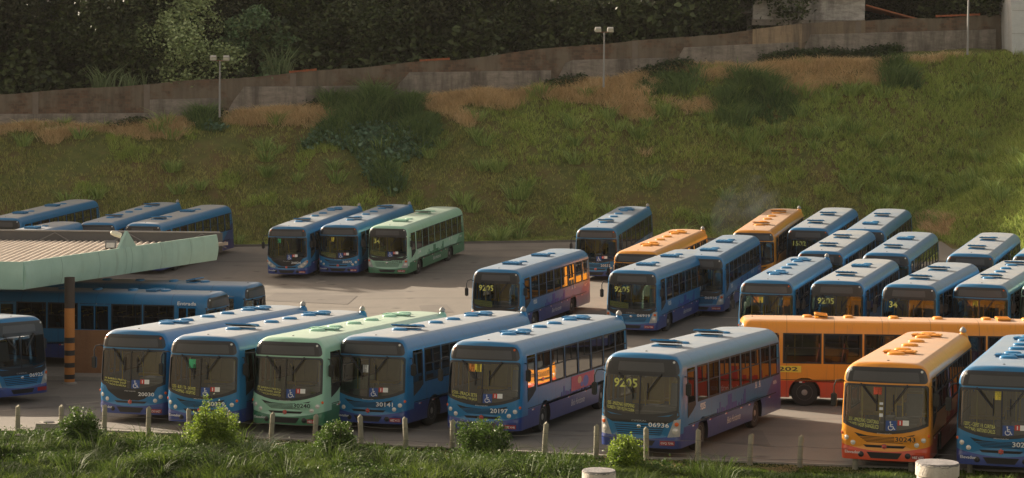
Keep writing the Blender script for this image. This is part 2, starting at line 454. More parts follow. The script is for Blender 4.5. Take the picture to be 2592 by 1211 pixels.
def win_mesh(x0, x1, side, kind, slider=True, z0=ZW0, z1=ZW1):
    """one side window: rubber frame, sliding upper sash bar, glass; local origin = bus origin"""
    mb = MB(); s = side
    f = .045; o = .006
    def Y(z, d=0): return s*(wz(z)+d)
    def quad(a0, a1, b0, b1, d, m):
        V = [(a0, Y(b0, d), b0), (a1, Y(b0, d), b0), (a1, Y(b1, d), b1), (a0, Y(b1, d), b1)]
        mb.add(V, [(0, 1, 2, 3) if s > 0 else (3, 2, 1, 0)], m)
    def bar(a0, a1, b0, b1, m=0, t=.03):
        V = [(a, Y(b, d), b) for d in (o, o-t) for a, b in ((a0, b0), (a1, b0), (a1, b1), (a0, b1))]
        mb.add(V, [(0, 1, 2, 3), (7, 6, 5, 4), (0, 4, 5, 1), (1, 5, 6, 2), (2, 6, 7, 3), (3, 7, 4, 0)], m)
    e = .012
    bar(x0-e, x1+e, z0-e, z0+f); bar(x0-e, x1+e, z1-f, z1+e); bar(x0-e, x0+f, z0+f, z1-f); bar(x1-f, x1+e, z0+f, z1-f)
    if slider:
        zm = z0+.52*(z1-z0); bar(x0+f, x1-f, zm-.018, zm+.018); xm = (x0+x1)/2; bar(xm-.014, xm+.014, zm+.018, z1-f)
    quad(x0+f*.6, x1-f*.6, z0+f*.6, z1-f*.6, -.012, 1)
    return mb.mesh('window', [M_RUB, G_SIDE])
def wheel_meshes():
    t = MB(); t.lathe([(.30, -.13), (.40, -.145), (.47, -.13), (.50, -.09), (.505, 0), (.50, .09), (.47, .13), (.40, .145), (.30, .13)], 28, axis='Y')
    tm = t.mesh('tyre', [M_TYRE], 40)
    r = MB(); r.lathe([(.30, -.12), (.30, .12), (.285, .135), (.27, .10), (.20, .045), (.16, .05), (.13, .12), (.09, .14), (.05, .145)], 24, axis='Y')
    for k in range(10):
        a = 2*math.pi*k/10; r.lathe([(.014, .06), (.014, .10)], 6, (.185*math.cos(a), .0, .185*math.sin(a)), 'Y', 0)
    for k in range(8):
        a = 2*math.pi*(k+.5)/8; r.lathe([(.026, .075), (.026, .080)], 8, (.235*math.cos(a), .0, .235*math.sin(a)), 'Y', 1)
    return tm, r.mesh('rim', [M_RIM, M_BLK], 40)
def seat_mesh(m):
    s = MB()
    s.box((0, 0, .42), (.42, .44, .09)); s.box((-.22, 0, .80), (.08, .44, .72), rot=Matrix.Rotation(R(-10), 3, 'Y')); s.box((0, 0, .20), (.10, .10, .40), 1)
    s.tube([(-.26, -.2, 1.1), (-.30, -.2, 1.22), (-.30, .2, 1.22), (-.26, .2, 1.1)], .018, 6, 2)
    return s.mesh('seat', [m, M_GREYP, M_RAIL], 30, .0)
def oval_mesh(pal):
    m = MB(); k = 22; prof = [(1.0, 0), (1.0, .05), (.93, .085), (.75, .105), (.3, .115)]; V = []; F = []
    for r, h in prof:
        for j in range(k):
            a = 2*math.pi*j/k; ca, sa = math.cos(a), math.sin(a)
            V.append((.19*r*math.copysign(abs(ca)**.75, ca), .26*r*math.copysign(abs(sa)**.75, sa), h))
    for i in range(len(prof)-1):
        for j in range(k): F.append((i*k+j, i*k+(j+1) % k, (i+1)*k+(j+1) % k, (i+1)*k+j))
    F.append(tuple((len(prof)-1)*k+j for j in range(k))); m.add(V, F)
    return m.mesh('roof_vent', [FLAT[pal]], 45)
def hatch_meshes(pal, kind):
    b = MB(); b.box((0, 0, .035), (.62, .82, .07), taper=.95)
    base = b.mesh('hatch', [FLAT[pal]], None, .012)
    l = MB(); l.box((0, 0, .03), (.66, .88, .05), taper=.93)
    for y in (-.3, -.1, .1, .3): l.box((0, y, .062), (.50, .05, .016))
    l.box((0, 0, -.01), (.60, .80, .03), 1)
    lid = l.mesh('hatch_lid', [FLAT[pal], M_BLK], None, .0)
    return base, lid
def light_round(r, m=M_LENS):
    k = MB(); k.lathe([(r*1.15, -.02), (r*1.15, .004), (r, .010), (r*.93, .004), (r*.5, .016), (.004, .020)], 16, axis='X')
    return k.mesh('headlight', [m], 40)
def wheelchair_polys():
    """white wheelchair symbol inside a unit square, as list of polygons"""
    P = [arcpts(.42, .86, .075, .075, 0, 330, 10)]
    def seg(x0, y0, x1, y1, w):
        dx, dy = x1-x0, y1-y0; l = math.hypot(dx, dy); nx, ny = -dy/l*w/2, dx/l*w/2
        return [(x0-nx, y0-ny), (x1-nx, y1-ny), (x1+nx, y1+ny), (x0+nx, y0+ny)]
    P += [seg(.43, .76, .47, .42, .08), seg(.45, .62, .66, .62, .06), seg(.46, .43, .70, .43, .07), seg(.68, .44, .80, .16, .07), seg(.79, .16, .88, .20, .06)]
    P.append(arcpts(.46, .32, .25, .25, 125, 345, 14)+arcpts(.46, .32, .185, .185, 345, 125, 14))
    return P
def star_mesh():
    m = MB(); V = []; F = []
    for k in range(12):
        a = R(90+k*30); r = .095 if k % 2 == 0 else .045; V.append((0, r*math.cos(a), r*math.sin(a)))
    V.append((.025, 0, 0))
    for k in range(12): F.append((k, (k+1) % 12, 12))
    m.add(V, F, 0); m.lathe([(.075, -.012), (.075, -.004)], 16, axis='X', m=1); m.lathe([(.02, .02), (.012, .034)], 8, axis='X', m=1)
    return m.mesh('badge', [M_RED, M_CHROME], 30)

def make_bus(spec):
    kind, pal = spec['kind'], spec['pal']; L = LEN[kind]; X0 = L/2
    x, y, yaw = spec['pos']
    fd = np.array([math.sin(R(yaw)), -math.cos(R(yaw))]); fc = np.array([x, y]); rc = fc-fd*L; cc = (fc+rc)/2
    zf, zr = G(*(fc-fd*2.3)), G(*(rc+fd*3.1)); rt = np.array([math.cos(R(yaw)), math.sin(R(yaw))])
    fa, ra = AX[kind]
    fwd = Vector((fd[0], fd[1], (zf-zr)/(L-5.4))).normalized()
    side = Vector((rt[0], rt[1], (G(*(cc+rt*1.1))-G(*(cc-rt*1.1)))/2.2)).normalized()
    upv = fwd.cross(side).normalized(); side = upv.cross(fwd)
    M = Matrix((fwd, side, upv)).transposed().to_4x4(); M.translation = Vector((cc[0], cc[1], (zf+zr)/2+.01))
    sh = spec.get('sh', .22); M.translation += fwd*sh+side*spec.get('lat', 0)
    M = M @ Matrix.Diagonal((1.012, 1.035, 1.0, 1.0))
    root = empty('bus', spec['label'], 'bus', spec['group'], M)
    K = (kind, pal)
    def part(name, key, fn, parent=root, label=None):
        o = link(name, cached(key, fn), parent)
        if label: o['label'] = label
        return o
    def draped(name, polys, off, mat, key, rear=False, V2F=None, parent=root):
        return part(name, (key, kind), lambda: panel(kind, L, polys, off, name, [mat], rear=rear, V2F=V2F), parent)
    def lettering(name, s, x0, x1, z0, z1, off, mat, parent=root, shear=0, bold=.0):
        key = ('txt', s, x0, x1, z0, z1, off, mat.name, kind)
        return part(name, key, lambda: panel(kind, L, None, off, name, [mat], V2F=fit_text(s, x0, x1, z0, z1, shear, bold)), parent)
    body = part('body', ('body',)+K, lambda: body_mesh(kind, pal))
    w = WS[kind]; far = spec.get('far', False)
    # ---- glazing and the black mask
    ws = draped('windscreen', [smile(w['hw'], w['zt'], w['zs'], w['zm'])], -.012, G_WIND, 'ws')
    rim = [smile(w['hw']+.035, w['zt']+.04, w['zs']-.05, w['zm']-(.06 if kind == 'M' else .045)), smile(w['hw']-.03, w['zt']-.025, w['zs']+.03, w['zm']+.035)]
    draped('windscreen_frame', rim, .006, M_MASK, 'wsrim')
    draped('windscreen_divider', [[(-.022, w['zm']+.02), (.022, w['zm']+.02), (.022, w['zt']-.02), (-.022, w['zt']-.02)]], .009, M_MASK, 'wsdiv')
    ds = draped('destination_sign', [rrect(-1.20, 1.20, 2.585, 3.03, .10)] if kind == 'M' else [rrect(-1.20, 1.20, 2.545, 3.02, .10)], .006, M_MASK, 'dest')
    hw_ = .96 if kind == 'M' else .74
    draped('display', [[(-hw_, 2.63), (hw_, 2.63), (hw_, 2.91), (-hw_, 2.91)]], .010, M_SIGN, 'disp', parent=ds)
    mk = part('marker_lamp', 'mark'+str(spec.get('mark', 'w')), lambda: light_round(.032, M_AMBER if spec.get('mark') == 'a' else M_WHITE))
    for sgn in (-1, 1):
        q = shell_off(kind, sgn*1.09, 2.93, .012); o = mk if sgn < 0 else link('marker_lamp', mk.data, root)
        o.location = (X0+q.x, q.y, q.z); o.rotation_euler = (0, 0, R(12*sgn))
    # ---- lower front
    if kind == 'C':
        draped('front_trim', [[(-1.1, 1.20), (1.1, 1.20), (1.22, 1.30), (1.2, 1.45), (.9, 1.30), (0, 1.255), (-.9, 1.30), (-1.2, 1.45), (-1.22, 1.30)], ], .004, M_MASK, 'ctrim')
        draped('front_trim', [[(-.84, 1.07), (.84, 1.07), (1.15, 1.22), (-1.15, 1.22)]], .007, M_MASK, 'ctrim2')
        g = draped('grille', [[(-.66, .72), (.66, .72), (.80, 1.04), (-.80, 1.04)]], .008, M_MASK, 'cgr')
        for k in range(5):
            z = .745+.066*k; hwk = .66+.14*(z-.72)/.32
            part('grille_slat', ('slat', kind, pal, k), lambda: panel(kind, L, [[(-hwk, z), (hwk, z), (hwk+.012, z+.036), (-hwk-.012, z+.036)]], .028, 'grille_slat', [FLAT[pal]]), g)
        bd = part('badge', 'cbadge', lambda: MB().lathe([(.06, -.01), (.06, .01), (.045, .02), (.01, .022)], 16, axis='X').mesh('badge', [M_CHROME], 40)); bd.location = (X0+.03, 0, .97)
        for s in (-1, 1):
            hl = part('headlight_cluster', ('ccl', s), lambda: panel(kind, L, [[(s*1.235, .70), (s*.86, .66), (s*1.06, 1.20), (s*1.26, 1.22)]], .012, 'headlight_cluster', [M_LAMPH]))
            for a, z, r, m, nm in ((1.10, .86, .085, M_LENS, 'headlight'), (1.13, 1.07, .055, M_AMBER, 'turn_signal')):
                q = shell_off(kind, s*a, z, .016); o = part(nm, ('lr', r, m.name), lambda: light_round(r, m), hl); o.location = (X0+q.x, q.y, q.z); o.rotation_euler = (0, 0, R(28*s))
        draped('air_intake', [[(-.42, .40), (.42, .40), (.52, .56), (-.52, .56)]], .008, M_BLK, 'cint')
        lettering('lettering', 'CIFERAL', -.24, .24, 1.11, 1.16, .012, M_LAMPH)
        numbox = (.30, .92, .965, 1.105); num_m = M_DKTXT if pal != 'blue' else M_WHITE
        pl = (.66, 1.10, .425, .56)
    else:
        if spec.get('blackchin'):
            P = [(-1.02, 1.36)]+[(t*1.02, 1.11+.25*abs(t)**2.2) for t in np.linspace(-.95, .95, 13)]+[(1.02, 1.36), (.86, 1.10), (.50, .86), (.30, .80), (-.30, .80), (-.50, .86), (-.86, 1.10)]
            draped('chin_panel', [P], .005, M_MASK, 'chin')
        else:
            gr = draped('grille', [[(-.50, .85), (.50, .85), (.72, 1.0), (.86, 1.12), (.5, 1.045), (0, 1.02), (-.5, 1.045), (-.86, 1.12), (-.72, 1.0)]], .005, M_MASK, 'mgr')
            for k in range(4):
                z = .873+.04*k; hwk = .50+1.35*(z-.85)
                part('grille_slat', ('mslat', pal, k), lambda: panel(kind, L, [[(-hwk, z), (hwk, z), (hwk+.02, z+.017), (-hwk-.02, z+.017)]], .018, 'grille_slat', [FLAT[pal]]), gr)
        draped('lower_grille', [[(-.52, .70), (.52, .70), (.60, .775), (-.60, .775)]], .006, M_MASK, 'mlg')
        bd = part('badge', 'mbadge', star_mesh); bd.location = (X0+.03, 0, .745)
        draped('air_intake', [[(-.38, .39), (.38, .39), (.50, .57), (-.50, .57)]], .008, M_BLK, 'mint')
        for s in (-1, 1):
            big = spec.get('clearlamps')
            P = [(s*1.30, 1.17), (s*1.20, 1.20), (s*.66, .80), (s*.72, .70), (s*.98, .72), (s*1.27, .98)]
            hl = part('headlight_cluster', ('mcl', s, bool(big), pal), lambda: panel(kind, L, [P], .008, 'headlight_cluster', [M_LAMPH if big else FLAT[pal]]))
            for a, z, r, m, nm in ((1.22, 1.08, .042, M_AMBER, 'turn_signal'), (1.08, .955, .062, M_LENS, 'headlight'), (.89, .815, .062, M_LENS, 'headlight')):
                q = shell_off(kind, s*a, z, .012); o = part(nm, ('lr', r, m.name), lambda: light_round(r, m), hl); o.location = (X0+q.x, q.y, q.z); o.rotation_euler = (0, 0, R((26 if a > 1 else 12)*s))
            f = part('fog_lamp', 'fog', lambda: light_round(.075, M_BLK)); q = shell_off(kind, s*.66, .49, .004); f.location = (X0+q.x, q.y, q.z); f.rotation_euler = (0, 0, R(8*s))
        lettering('lettering', 'Marcopolo', -.20, .20, 1.095, 1.135, .012, M_WHITE)
        numbox = (.30, .86, .90, 1.045); num_m = M_DKTXT if pal != 'blue' else M_WHITE
        pl = (.76, 1.12, .40, .53)
        lettering('lettering', 'Elevador', -1.12, -.68, .50, .585, .012, M_WHITE, bold=.01)
    if spec.get('num'):
        numbox = numbox if not spec.get('blackchin') else (.30, .86, .96, 1.09)
        if pal != 'blue': draped('number_panel', [[(numbox[0]-.02, numbox[2]-.02), (numbox[1]+.02, numbox[2]-.02), (numbox[1]+.02, numbox[3]+.02), (numbox[0]-.02, numbox[3]+.02)]], .032, FLAT[pal], ('npan', pal))
        lettering('fleet_number', spec['num'], *numbox, .045 if not spec.get('blackchin') else .014, num_m, bold=.015)
    pt = draped('number_plate', [[(pl[0], pl[2]), (pl[1], pl[2]), (pl[1], pl[3]), (pl[0], pl[3])]], .014, M_PLATE, 'plate')
    if spec.get('plate'): lettering('lettering', spec['plate'], pl[0]+.03, pl[1]-.03, pl[2]+.02, pl[3]-.035, .020, M_WHITE, pt, bold=.01)
    # ---- things stuck behind the windscreen
    if spec.get('route'):
        z0 = w['zm']+.06
        V = [(-1.06, z0+.06), (-.14, z0-.02), (-.14, z0+.26), (-1.06, z0+.34)]
        rb = draped('route_board', [V], -.016, M_BLK if not spec.get('yboard') else M_YTXT, 'rboard'+str(bool(spec.get('yboard'))))
        n = len(spec['route']); hgt = .28/n
        for i, s in enumerate(spec['route']):
            key = ('rt', s, i, n, kind); sh = .09
            def fn(i=i, s=s):
                V, F = fit_text(s, -1.03, -.17, z0+.0+.26-(i+1)*hgt+.03, z0+.26-i*hgt-.0, bold=.0)
                V = V+np.stack([0*V[:, 0], (V[:, 0]+.14)*(-.087)+.0], 1); return panel(kind, L, None, -.010, 'lettering', [M_YTXT if not spec.get('yboard') else M_DKTXT], V2F=(V, F))
            part('lettering', key+(bool(spec.get('yboard')),), fn, rb)
    if spec.get('big'):
        wd = .19*len(spec['big'])
        lettering('route_number', spec['big'], -.86, -.86+wd, 2.12, 2.40, -.008, M_YTXT, bold=.02)
    if spec.get('wheelchair'):
        z0 = w['zm']+.03; x0 = .03; S = .30
        sg = draped('access_sign', [[(x0, z0), (x0+S, z0), (x0+S, z0+S), (x0, z0+S)]], -.010, M_BSIGN, 'wcs')
        def fn():
            return joinmesh('symbol', [(panel(kind, L, [[(x0+p[0]*S, z0+p[1]*S) for p in P]], -.005, 'q', []), 0) for P in wheelchair_polys()], [M_WHITE])
        part('symbol', ('wcsym', kind), fn, sg)
        z1 = z0+.17
        st = draped('sticker', [[(x0+S+.03, z1), (x0+S+.34, z1), (x0+S+.34, z1+.15), (x0+S+.03, z1+.15)]], -.010, M_WCARD, 'stk')
        draped('symbol', [[(x0+S+.03, z1), (x0+S+.17, z1), (x0+S+.17, z1+.15), (x0+S+.03, z1+.15)]], -.007, M_RED, 'stk2', parent=st)
        draped('symbol', [[(x0+S+.085, z1+.02), (x0+S+.115, z1+.02), (x0+S+.115, z1+.13), (x0+S+.085, z1+.13)]], -.004, M_WHITE, 'stk3', parent=st)
    for (a0, a1, b0, b1, m, nm) in spec.get('cards', ()):
        draped('card', [[(a0, b0), (a1, b0), (a1, b1), (a0, b1)]], -.012, m, ('card', a0, b0, a1, b1, m.name))
    # ---- wipers
    for s, (p0, p1) in enumerate([((-.70, w['zt']+.03), (-.25, w['zt']-.52)), ((.62, w['zt']+.03), (.22, w['zt']-.52))]):
        def fn(p0=p0, p1=p1):
            m = MB(); T = [(p0[0]+(p1[0]-p0[0])*t, p0[1]+(p1[1]-p0[1])*t) for t in (0, .33, .66, 1)]
            Q = lambda a, b, d: tuple(shell_off(kind, a, b, d)+Vector((X0, 0, 0)))
            m.tube([Q(a, b, .05) for a, b in T], .016, 6); m.tube([Q(a+.05, b, .045) for a, b in T], .010, 6)
            m.tube([Q(p1[0]+.02, p1[1]+.28, .03), Q(p1[0]+.02, p1[1]-.22, .03)], .018, 6)
            m.tube([Q(p0[0], p0[1], .0), Q(p0[0], p0[1], .06)], .03, 8)
            return m.mesh('wiper', [M_BLK], 40)
        part('wiper', ('wiper', kind, s), fn)
    # ---- mirrors
    def mir(s):
        m = MB(); q = shell_off(kind, s*1.28, 2.58, 0)+Vector((X0, 0, 0))
        if s < 0:
            m.tube([q, q+Vector((.10, s*.06, .05)), q+Vector((.16, s*.20, .02)), q+Vector((.15, s*.27, -.14)), q+Vector((.14, s*.27, -.35))], .022, 8)
        else:
            m.tube([q+Vector((-.25, 0, -.1)), q+Vector((-.16, .12, -.1)), q+Vector((-.14, .16, -.3))], .02, 8)
        return m.mesh('mirror_arm', [M_BLK], 40)
    for s in (-1, 1):
        arm = part('mirror', ('marm', kind, s), lambda: mir(s))
        hd = part('mirror_glass', 'mhead', lambda: MB().box((0, 0, 0), (.10, .17, .40)).mesh('m', [M_BLK], 30, .03), arm)
        q = shell_off(kind, s*1.28, 2.58, 0)+Vector((X0, 0, 0))
        hd.location = q+(Vector((.14, -.27, -.55)) if s < 0 else Vector((-.14, .17, -.48)))
    # ---- side glazing
    for i, (x0, x1) in enumerate(windows_for(kind)):
        for s in (1, -1):
            if s < 0 and (i in DIDX[kind]): continue
            part('window', ('win', kind, i, s), lambda: win_mesh(x0, x1, s, kind))
    d0, d1 = DRV[kind]
    dw = part('driver_window', ('dwin', kind), lambda: win_mesh(X0-d1, X0-d0, 1, kind, False, 1.6, 2.62))
    def lowdw():
        m = MB(); x0, x1 = X0-d1, X0-d0
        P = [(x0-.01, 1.60), (x1+.01, 1.60), (x1+.01, 1.18), (x0+.30, 1.36), (x0-.01, 1.52)]
        m.add([(a, wz(z)+.008, z) for a, z in P], [tuple(range(5))]); return m.mesh('w', [M_RUB])
    part('driver_window_lower_pane', ('dwl', kind), lowdw, dw)
    # ---- doors on the right flank
    dx = [(X0-1.62, X0-.74)]+[windows_for(kind)[k] for k in DIDX[kind]]
    for i, (x0, x1) in enumerate(dx):
        def fn(x0=x0, x1=x1):
            m = MB(); Y = lambda z, d: -(wz(z)+d)
            def bar(a0, a1, b0, b1, t0, t1, mi): m.add([(a, Y(b, d), b) for d in (t1, t0) for a, b in ((a0, b0), (a1, b0), (a1, b1), (a0, b1))], [(0, 1, 2, 3), (7, 6, 5, 4), (0, 4, 5, 1), (1, 5, 6, 2), (2, 6, 7, 3), (3, 7, 4, 0)], mi)
            xm = (x0+x1)/2
            for a, b in ((x0, x1),):
                bar(a, b, .42, .52, -.01, .015, 0); bar(a, b, 2.60, 2.68, -.02, .015, 0)
                for q in (a, xm-.03, b-.06): bar(q, q+.06, .52, 2.60, -.02, .014, 0)
                bar(a, b, 1.50, 1.58, -.02, .012, 0)
            for a, b in ((x0+.06, xm-.03), (xm+.03, x1-.06)):
                m.add([(a, Y(z, .004), z) for z in (.55, 1.5)]+[(b, Y(z, .004), z) for z in (1.5, .55)], [(0, 1, 2, 3)], 1)
                m.add([(a, Y(z, -.01), z) for z in (1.6, 2.6)]+[(b, Y(z, -.01), z) for z in (2.6, 1.6)], [(0, 1, 2, 3)], 2)
            return m.mesh('door', [FLAT[pal], M_MASK, G_SIDE])
        part('door', ('door', kind, pal, i), fn)
    if spec.get('entrada'):
        def fn():
            V, F = fit_text('Entrada', 0, .85, 2.72, 2.87, bold=.02)
            return mesh('lettering', [(X0-1.62+v[0], -(wz(v[1])+.008), v[1]) for v in V], F, [M_WHITE])
        part('lettering', ('entr', kind), fn)
    # ---- wheels
    tm, rm = cached('wheel', wheel_meshes)
    for xx in (X0-fa, -X0+ra):
        for s in (1, -1):
            t = link('wheel', tm, root); t.location = (xx, s*1.03, .505); r = link('rim', rm, t)
            if s < 0: t.rotation_euler = (0, 0, math.pi)
    # ---- roof
    zr_ = 3.188
    if kind == 'C': hx = [(X0-2.55, 0), (X0-6.9, 1)]; ov = [X0-3.75, X0-8.2]
    else: hx = [(X0-3.15, 0), (X0-9.75, 1)]; ov = [X0-2.65, X0-4.15, X0-5.8, X0-7.4, X0-9.15, X0-10.6]
    ovs = spec.get('vents', ov if pal is not None else ov)
    for k, xx in enumerate(ov):
        o = part('roof_vent', ('oval', pal), lambda: oval_mesh(pal)); o.location = (xx, (.12 if kind == 'C' else -.05)*(1), zr_-.012)
        if kind == 'C': o.scale = (.85, .85, .8)
    bmh, lid = cached(('hatch', pal, kind), lambda: hatch_meshes(pal, kind))
    tilts = spec.get('tilt', (0, 0))
    for (xx, k) in hx:
        h = link('roof_hatch', bmh, root); h.location = (xx, 0, zr_-.012)
        l = link('hatch_lid', lid, h); t = tilts[k]
        l.location = (.0, 0, .085+abs(math.sin(R(t)))*.30+(.03 if t else 0)); l.rotation_euler = (0, R(-t), 0)
        if kind == 'M': h.scale = (.75, 1.12, .8)
    nb = part('roof_lamp', 'nub', lambda: MB().lathe([(.05, 0), (.05, .02), (.02, .045)], 10).mesh('n', [M_BLK], 40)); nb.location = (X0-.62, 0, zr_-.012)
    if kind == 'M' and not spec.get('nosnorkel'):
        def fn():
            m = MB(); m.tube([(0, 0, -.22), (0, 0, 0), (0, 0, .08)], [.20, .15, .09], 12); m.lathe([(.075, .08), (.11, .12), (.11, .17), (.07, .24), (.02, .28)], 12, m=1)
            return m.mesh('air_intake_stack', [FLAT[pal], M_GREYL], 40)
        sn = part('air_intake_stack', ('snork', pal), fn); sn.location = (-X0+.42, .93, 3.12)
    # ---- flank details
    def refl(s):
        m = MB()
        for k in range(6):
            xx = X0-1.3-k*(L-2.0)/5.6
            if min(abs(xx-(X0-fa)), abs(xx-(-X0+ra))) < .62: xx += .75
            m.box((xx, s*(wz(.9)+.006), .90), (.10, .012, .045), 0); m.box((xx-.10, s*(wz(.9)+.006), .90), (.09, .012, .045), 1)
        m.box((0, s*(wz(.98)+.004), .985), (L-1.7, .012, .02), 2)
        return m.mesh('reflector_strip', [M_WHITE, M_RED, M_RUB])
    for s in (1, -1): part('reflector_strip', ('refl', kind, s), lambda: refl(s))
    if not far:
        def flk(s_, x0, z0, w_, h_, mat, shear=0, bold=.0, name='lettering'):
            # lettering on the left flank reads from tail to nose reversed: its right is towards the tail
            V, F = fit_text(s_, 0, w_, z0, z0+h_, shear, bold)
            return mesh(name, [(x0-v[0], wz(v[1])+.009, v[1]) for v in V], F, [mat])
        part('lettering', ('bh', kind), lambda: flk('Belo Horizonte', .9, .55, 1.5, .22, M_WHITE, .35))
        if spec.get('flank'): part('lettering', ('fl', kind, spec['flank']), lambda: flk(spec['flank'], X0-2.0 if kind == 'C' else X0-1.9, 1.30, .52, .22, M_WHITE, bold=.02))
        def sky_():
            m = MB(); x = 0; r = random.Random(3)
            for k in range(13):
                wd = r.choice([.12, .18, .26]); h = r.choice([.12, .2, .34, .5, .16]); m.box((1.9-x, wz(1.1)+.003, .995+h/2), (wd, .006, h)); x += wd+r.choice([.0, .05, .12])
            return m.mesh('skyline_motif', [M_RED if pal == 'orange' else plain('%s_motif' % pal, {'blue': (.03, .05, .27), 'green': (.022, .155, .075)}[pal], .4)])
        part('skyline_motif', ('sky', kind, pal), sky_)
        def crest():
            m = MB()
            for xx in (-X0+2.9, -X0+3.35):
                m.box((xx, wz(1.45)+.006, 1.40), (.26, .008, .02)); m.box((xx, wz(1.5)+.006, 1.47), (.10, .008, .08)); m.box((xx+.02, wz(1.55)+.006, 1.56), (.05, .008, .08))
            return m.mesh('crest', [M_WHITE])
        part('crest', ('crest', kind), crest)
        if spec.get('num'): part('lettering', ('fn', kind, spec['num']), lambda: flk(spec['num'], -X0+1.25, 1.30, .42, .13, M_WHITE, bold=.01))
    if spec.get('yplate'):
        def fn():
            m = MB(); m.add([(X0-a, wz(z)+.009, z) for a, z in ((1.25, 1.26), (2.42, 1.26), (2.42, 1.50), (1.25, 1.50))], [(0, 1, 2, 3)]); return m.mesh('route_plate', [M_YCARD])
        rp = part('route_plate', 'yplate', fn)
        def fn2():
            V, F = fit_text(spec['yplate'], 1.36, 2.30, 1.30, 1.46, bold=.02); return mesh('lettering', [(X0-v[0], wz(v[1])+.013, v[1]) for v in V], F, [M_DKTXT])
        part('lettering', 'yplatet', fn2, rp)
    if spec.get('poster'):
        def fn():
            m = MB(); x0, x1 = .0, 1.9; P = rrect(0, 2.6, 1.06, 1.56, .05); m.add([(-1.7+a, wz(z)+.010, z) for a, z in P], [tuple(range(len(P)))], 0)
            for c, z, r_, mi in ((-.7, 1.28, .20, 1), (.0, 1.38, .13, 2), (-.25, 1.20, .09, 1)):
                m.add([(c+a, wz(b)+.014, b) for a, b in arcpts(0, z, r_*1.6, r_, 0, 345, 14)], [tuple(range(15))], mi)
            return m.mesh('advert', [plain('pink_advert', (.62, .06, .12), .4), plain('blue_advert', (.08, .12, .42), .4), plain('peach_advert', (.8, .42, .22), .4)])
        part('advert', 'poster', fn)
    # ---- interior
    def inter():
        m = MB(); m.box((0, 0, .92), (L-.5, 2.36, .05), 0); m.box((-.2, 0, 2.93), (L-1.6, 1.7, .03), 1)
        return m.mesh('bus_floor', [M_FLOOR, M_LINER])
    part('cabin_floor', ('int', kind), inter)
    def dash():
        m = MB(); m.box((X0-.60, .0, 1.18), (.34, 2.1, .36), 0, taper=.8); m.box((X0-.90, .55, 1.32), (.35, .80, .36), 0, taper=.85); m.box((X0-1.5, -.1, 1.2), (.9, .5, .5), 0, taper=.7); m.box((X0-.55, -.2, 2.5), (.05, 1.9, .12), 0)
        m.lathe([(.235, 0), (.25, .012), (.235, .024), (.222, .012)], 20, c=(X0-1.05, .60, 1.50)); m.tube([(X0-1.05, .6, 1.50), (X0-.9, .6, 1.2)], .03, 6)
        m.tube([(X0-1.05, .36, 1.51), (X0-1.05, .84, 1.51)], .015, 6)
        return m.mesh('dashboard', [M_GREYP], 40)
    part('dashboard', ('dash', kind), dash)
    ds_ = part('driver_seat', 'dseat', lambda: seat_mesh(plain('grey_seat', (.22, .22, .21), .6))); ds_.location = (X0-1.65, .6, .95)
    sm = cached(('seat', spec.get('seat', 'y')), lambda: seat_mesh({'y': M_SEATY, 'b': M_SEATB, 'r': M_SEATR}[spec.get('seat', 'y')]))
    nrow = 4 if far else 9
    for k in range(nrow):
        for yy in (-.92, -.46, .46, .92):
            if yy < 0 and k in (2,): continue
            o = link('seat', sm, root); o.location = (X0-2.9-k*.92, yy, .95)
    def rails():
        m = MB()
        for s in (-.22, .22): m.tube([(X0-2.0, s, 2.72), (-X0+1.5, s, 2.72)], .017, 6)
        for k in range(5): m.tube([(X0-2.2-k*1.9, .22*(-1)**k, .95), (X0-2.2-k*1.9, .22*(-1)**k, 2.9)], .02, 6)
        m.tube([(X0-.85, -.75, .95), (X0-.85, -.75, 2.5)], .02, 6); m.tube([(X0-1.7, -.35, .95), (X0-1.5, -.35, 1.9), (X0-1.2, -.35, 2.2)], .02, 6)
        return m.mesh('handrail', [M_RAIL], 40)
    part('handrail', ('rail', kind), rails)
    # rear window
    draped('rear_window', [rrect(-.95, .95, 1.75, 2.6, .12)], -.004, G_SIDE, 'rw', rear=True)
    return root

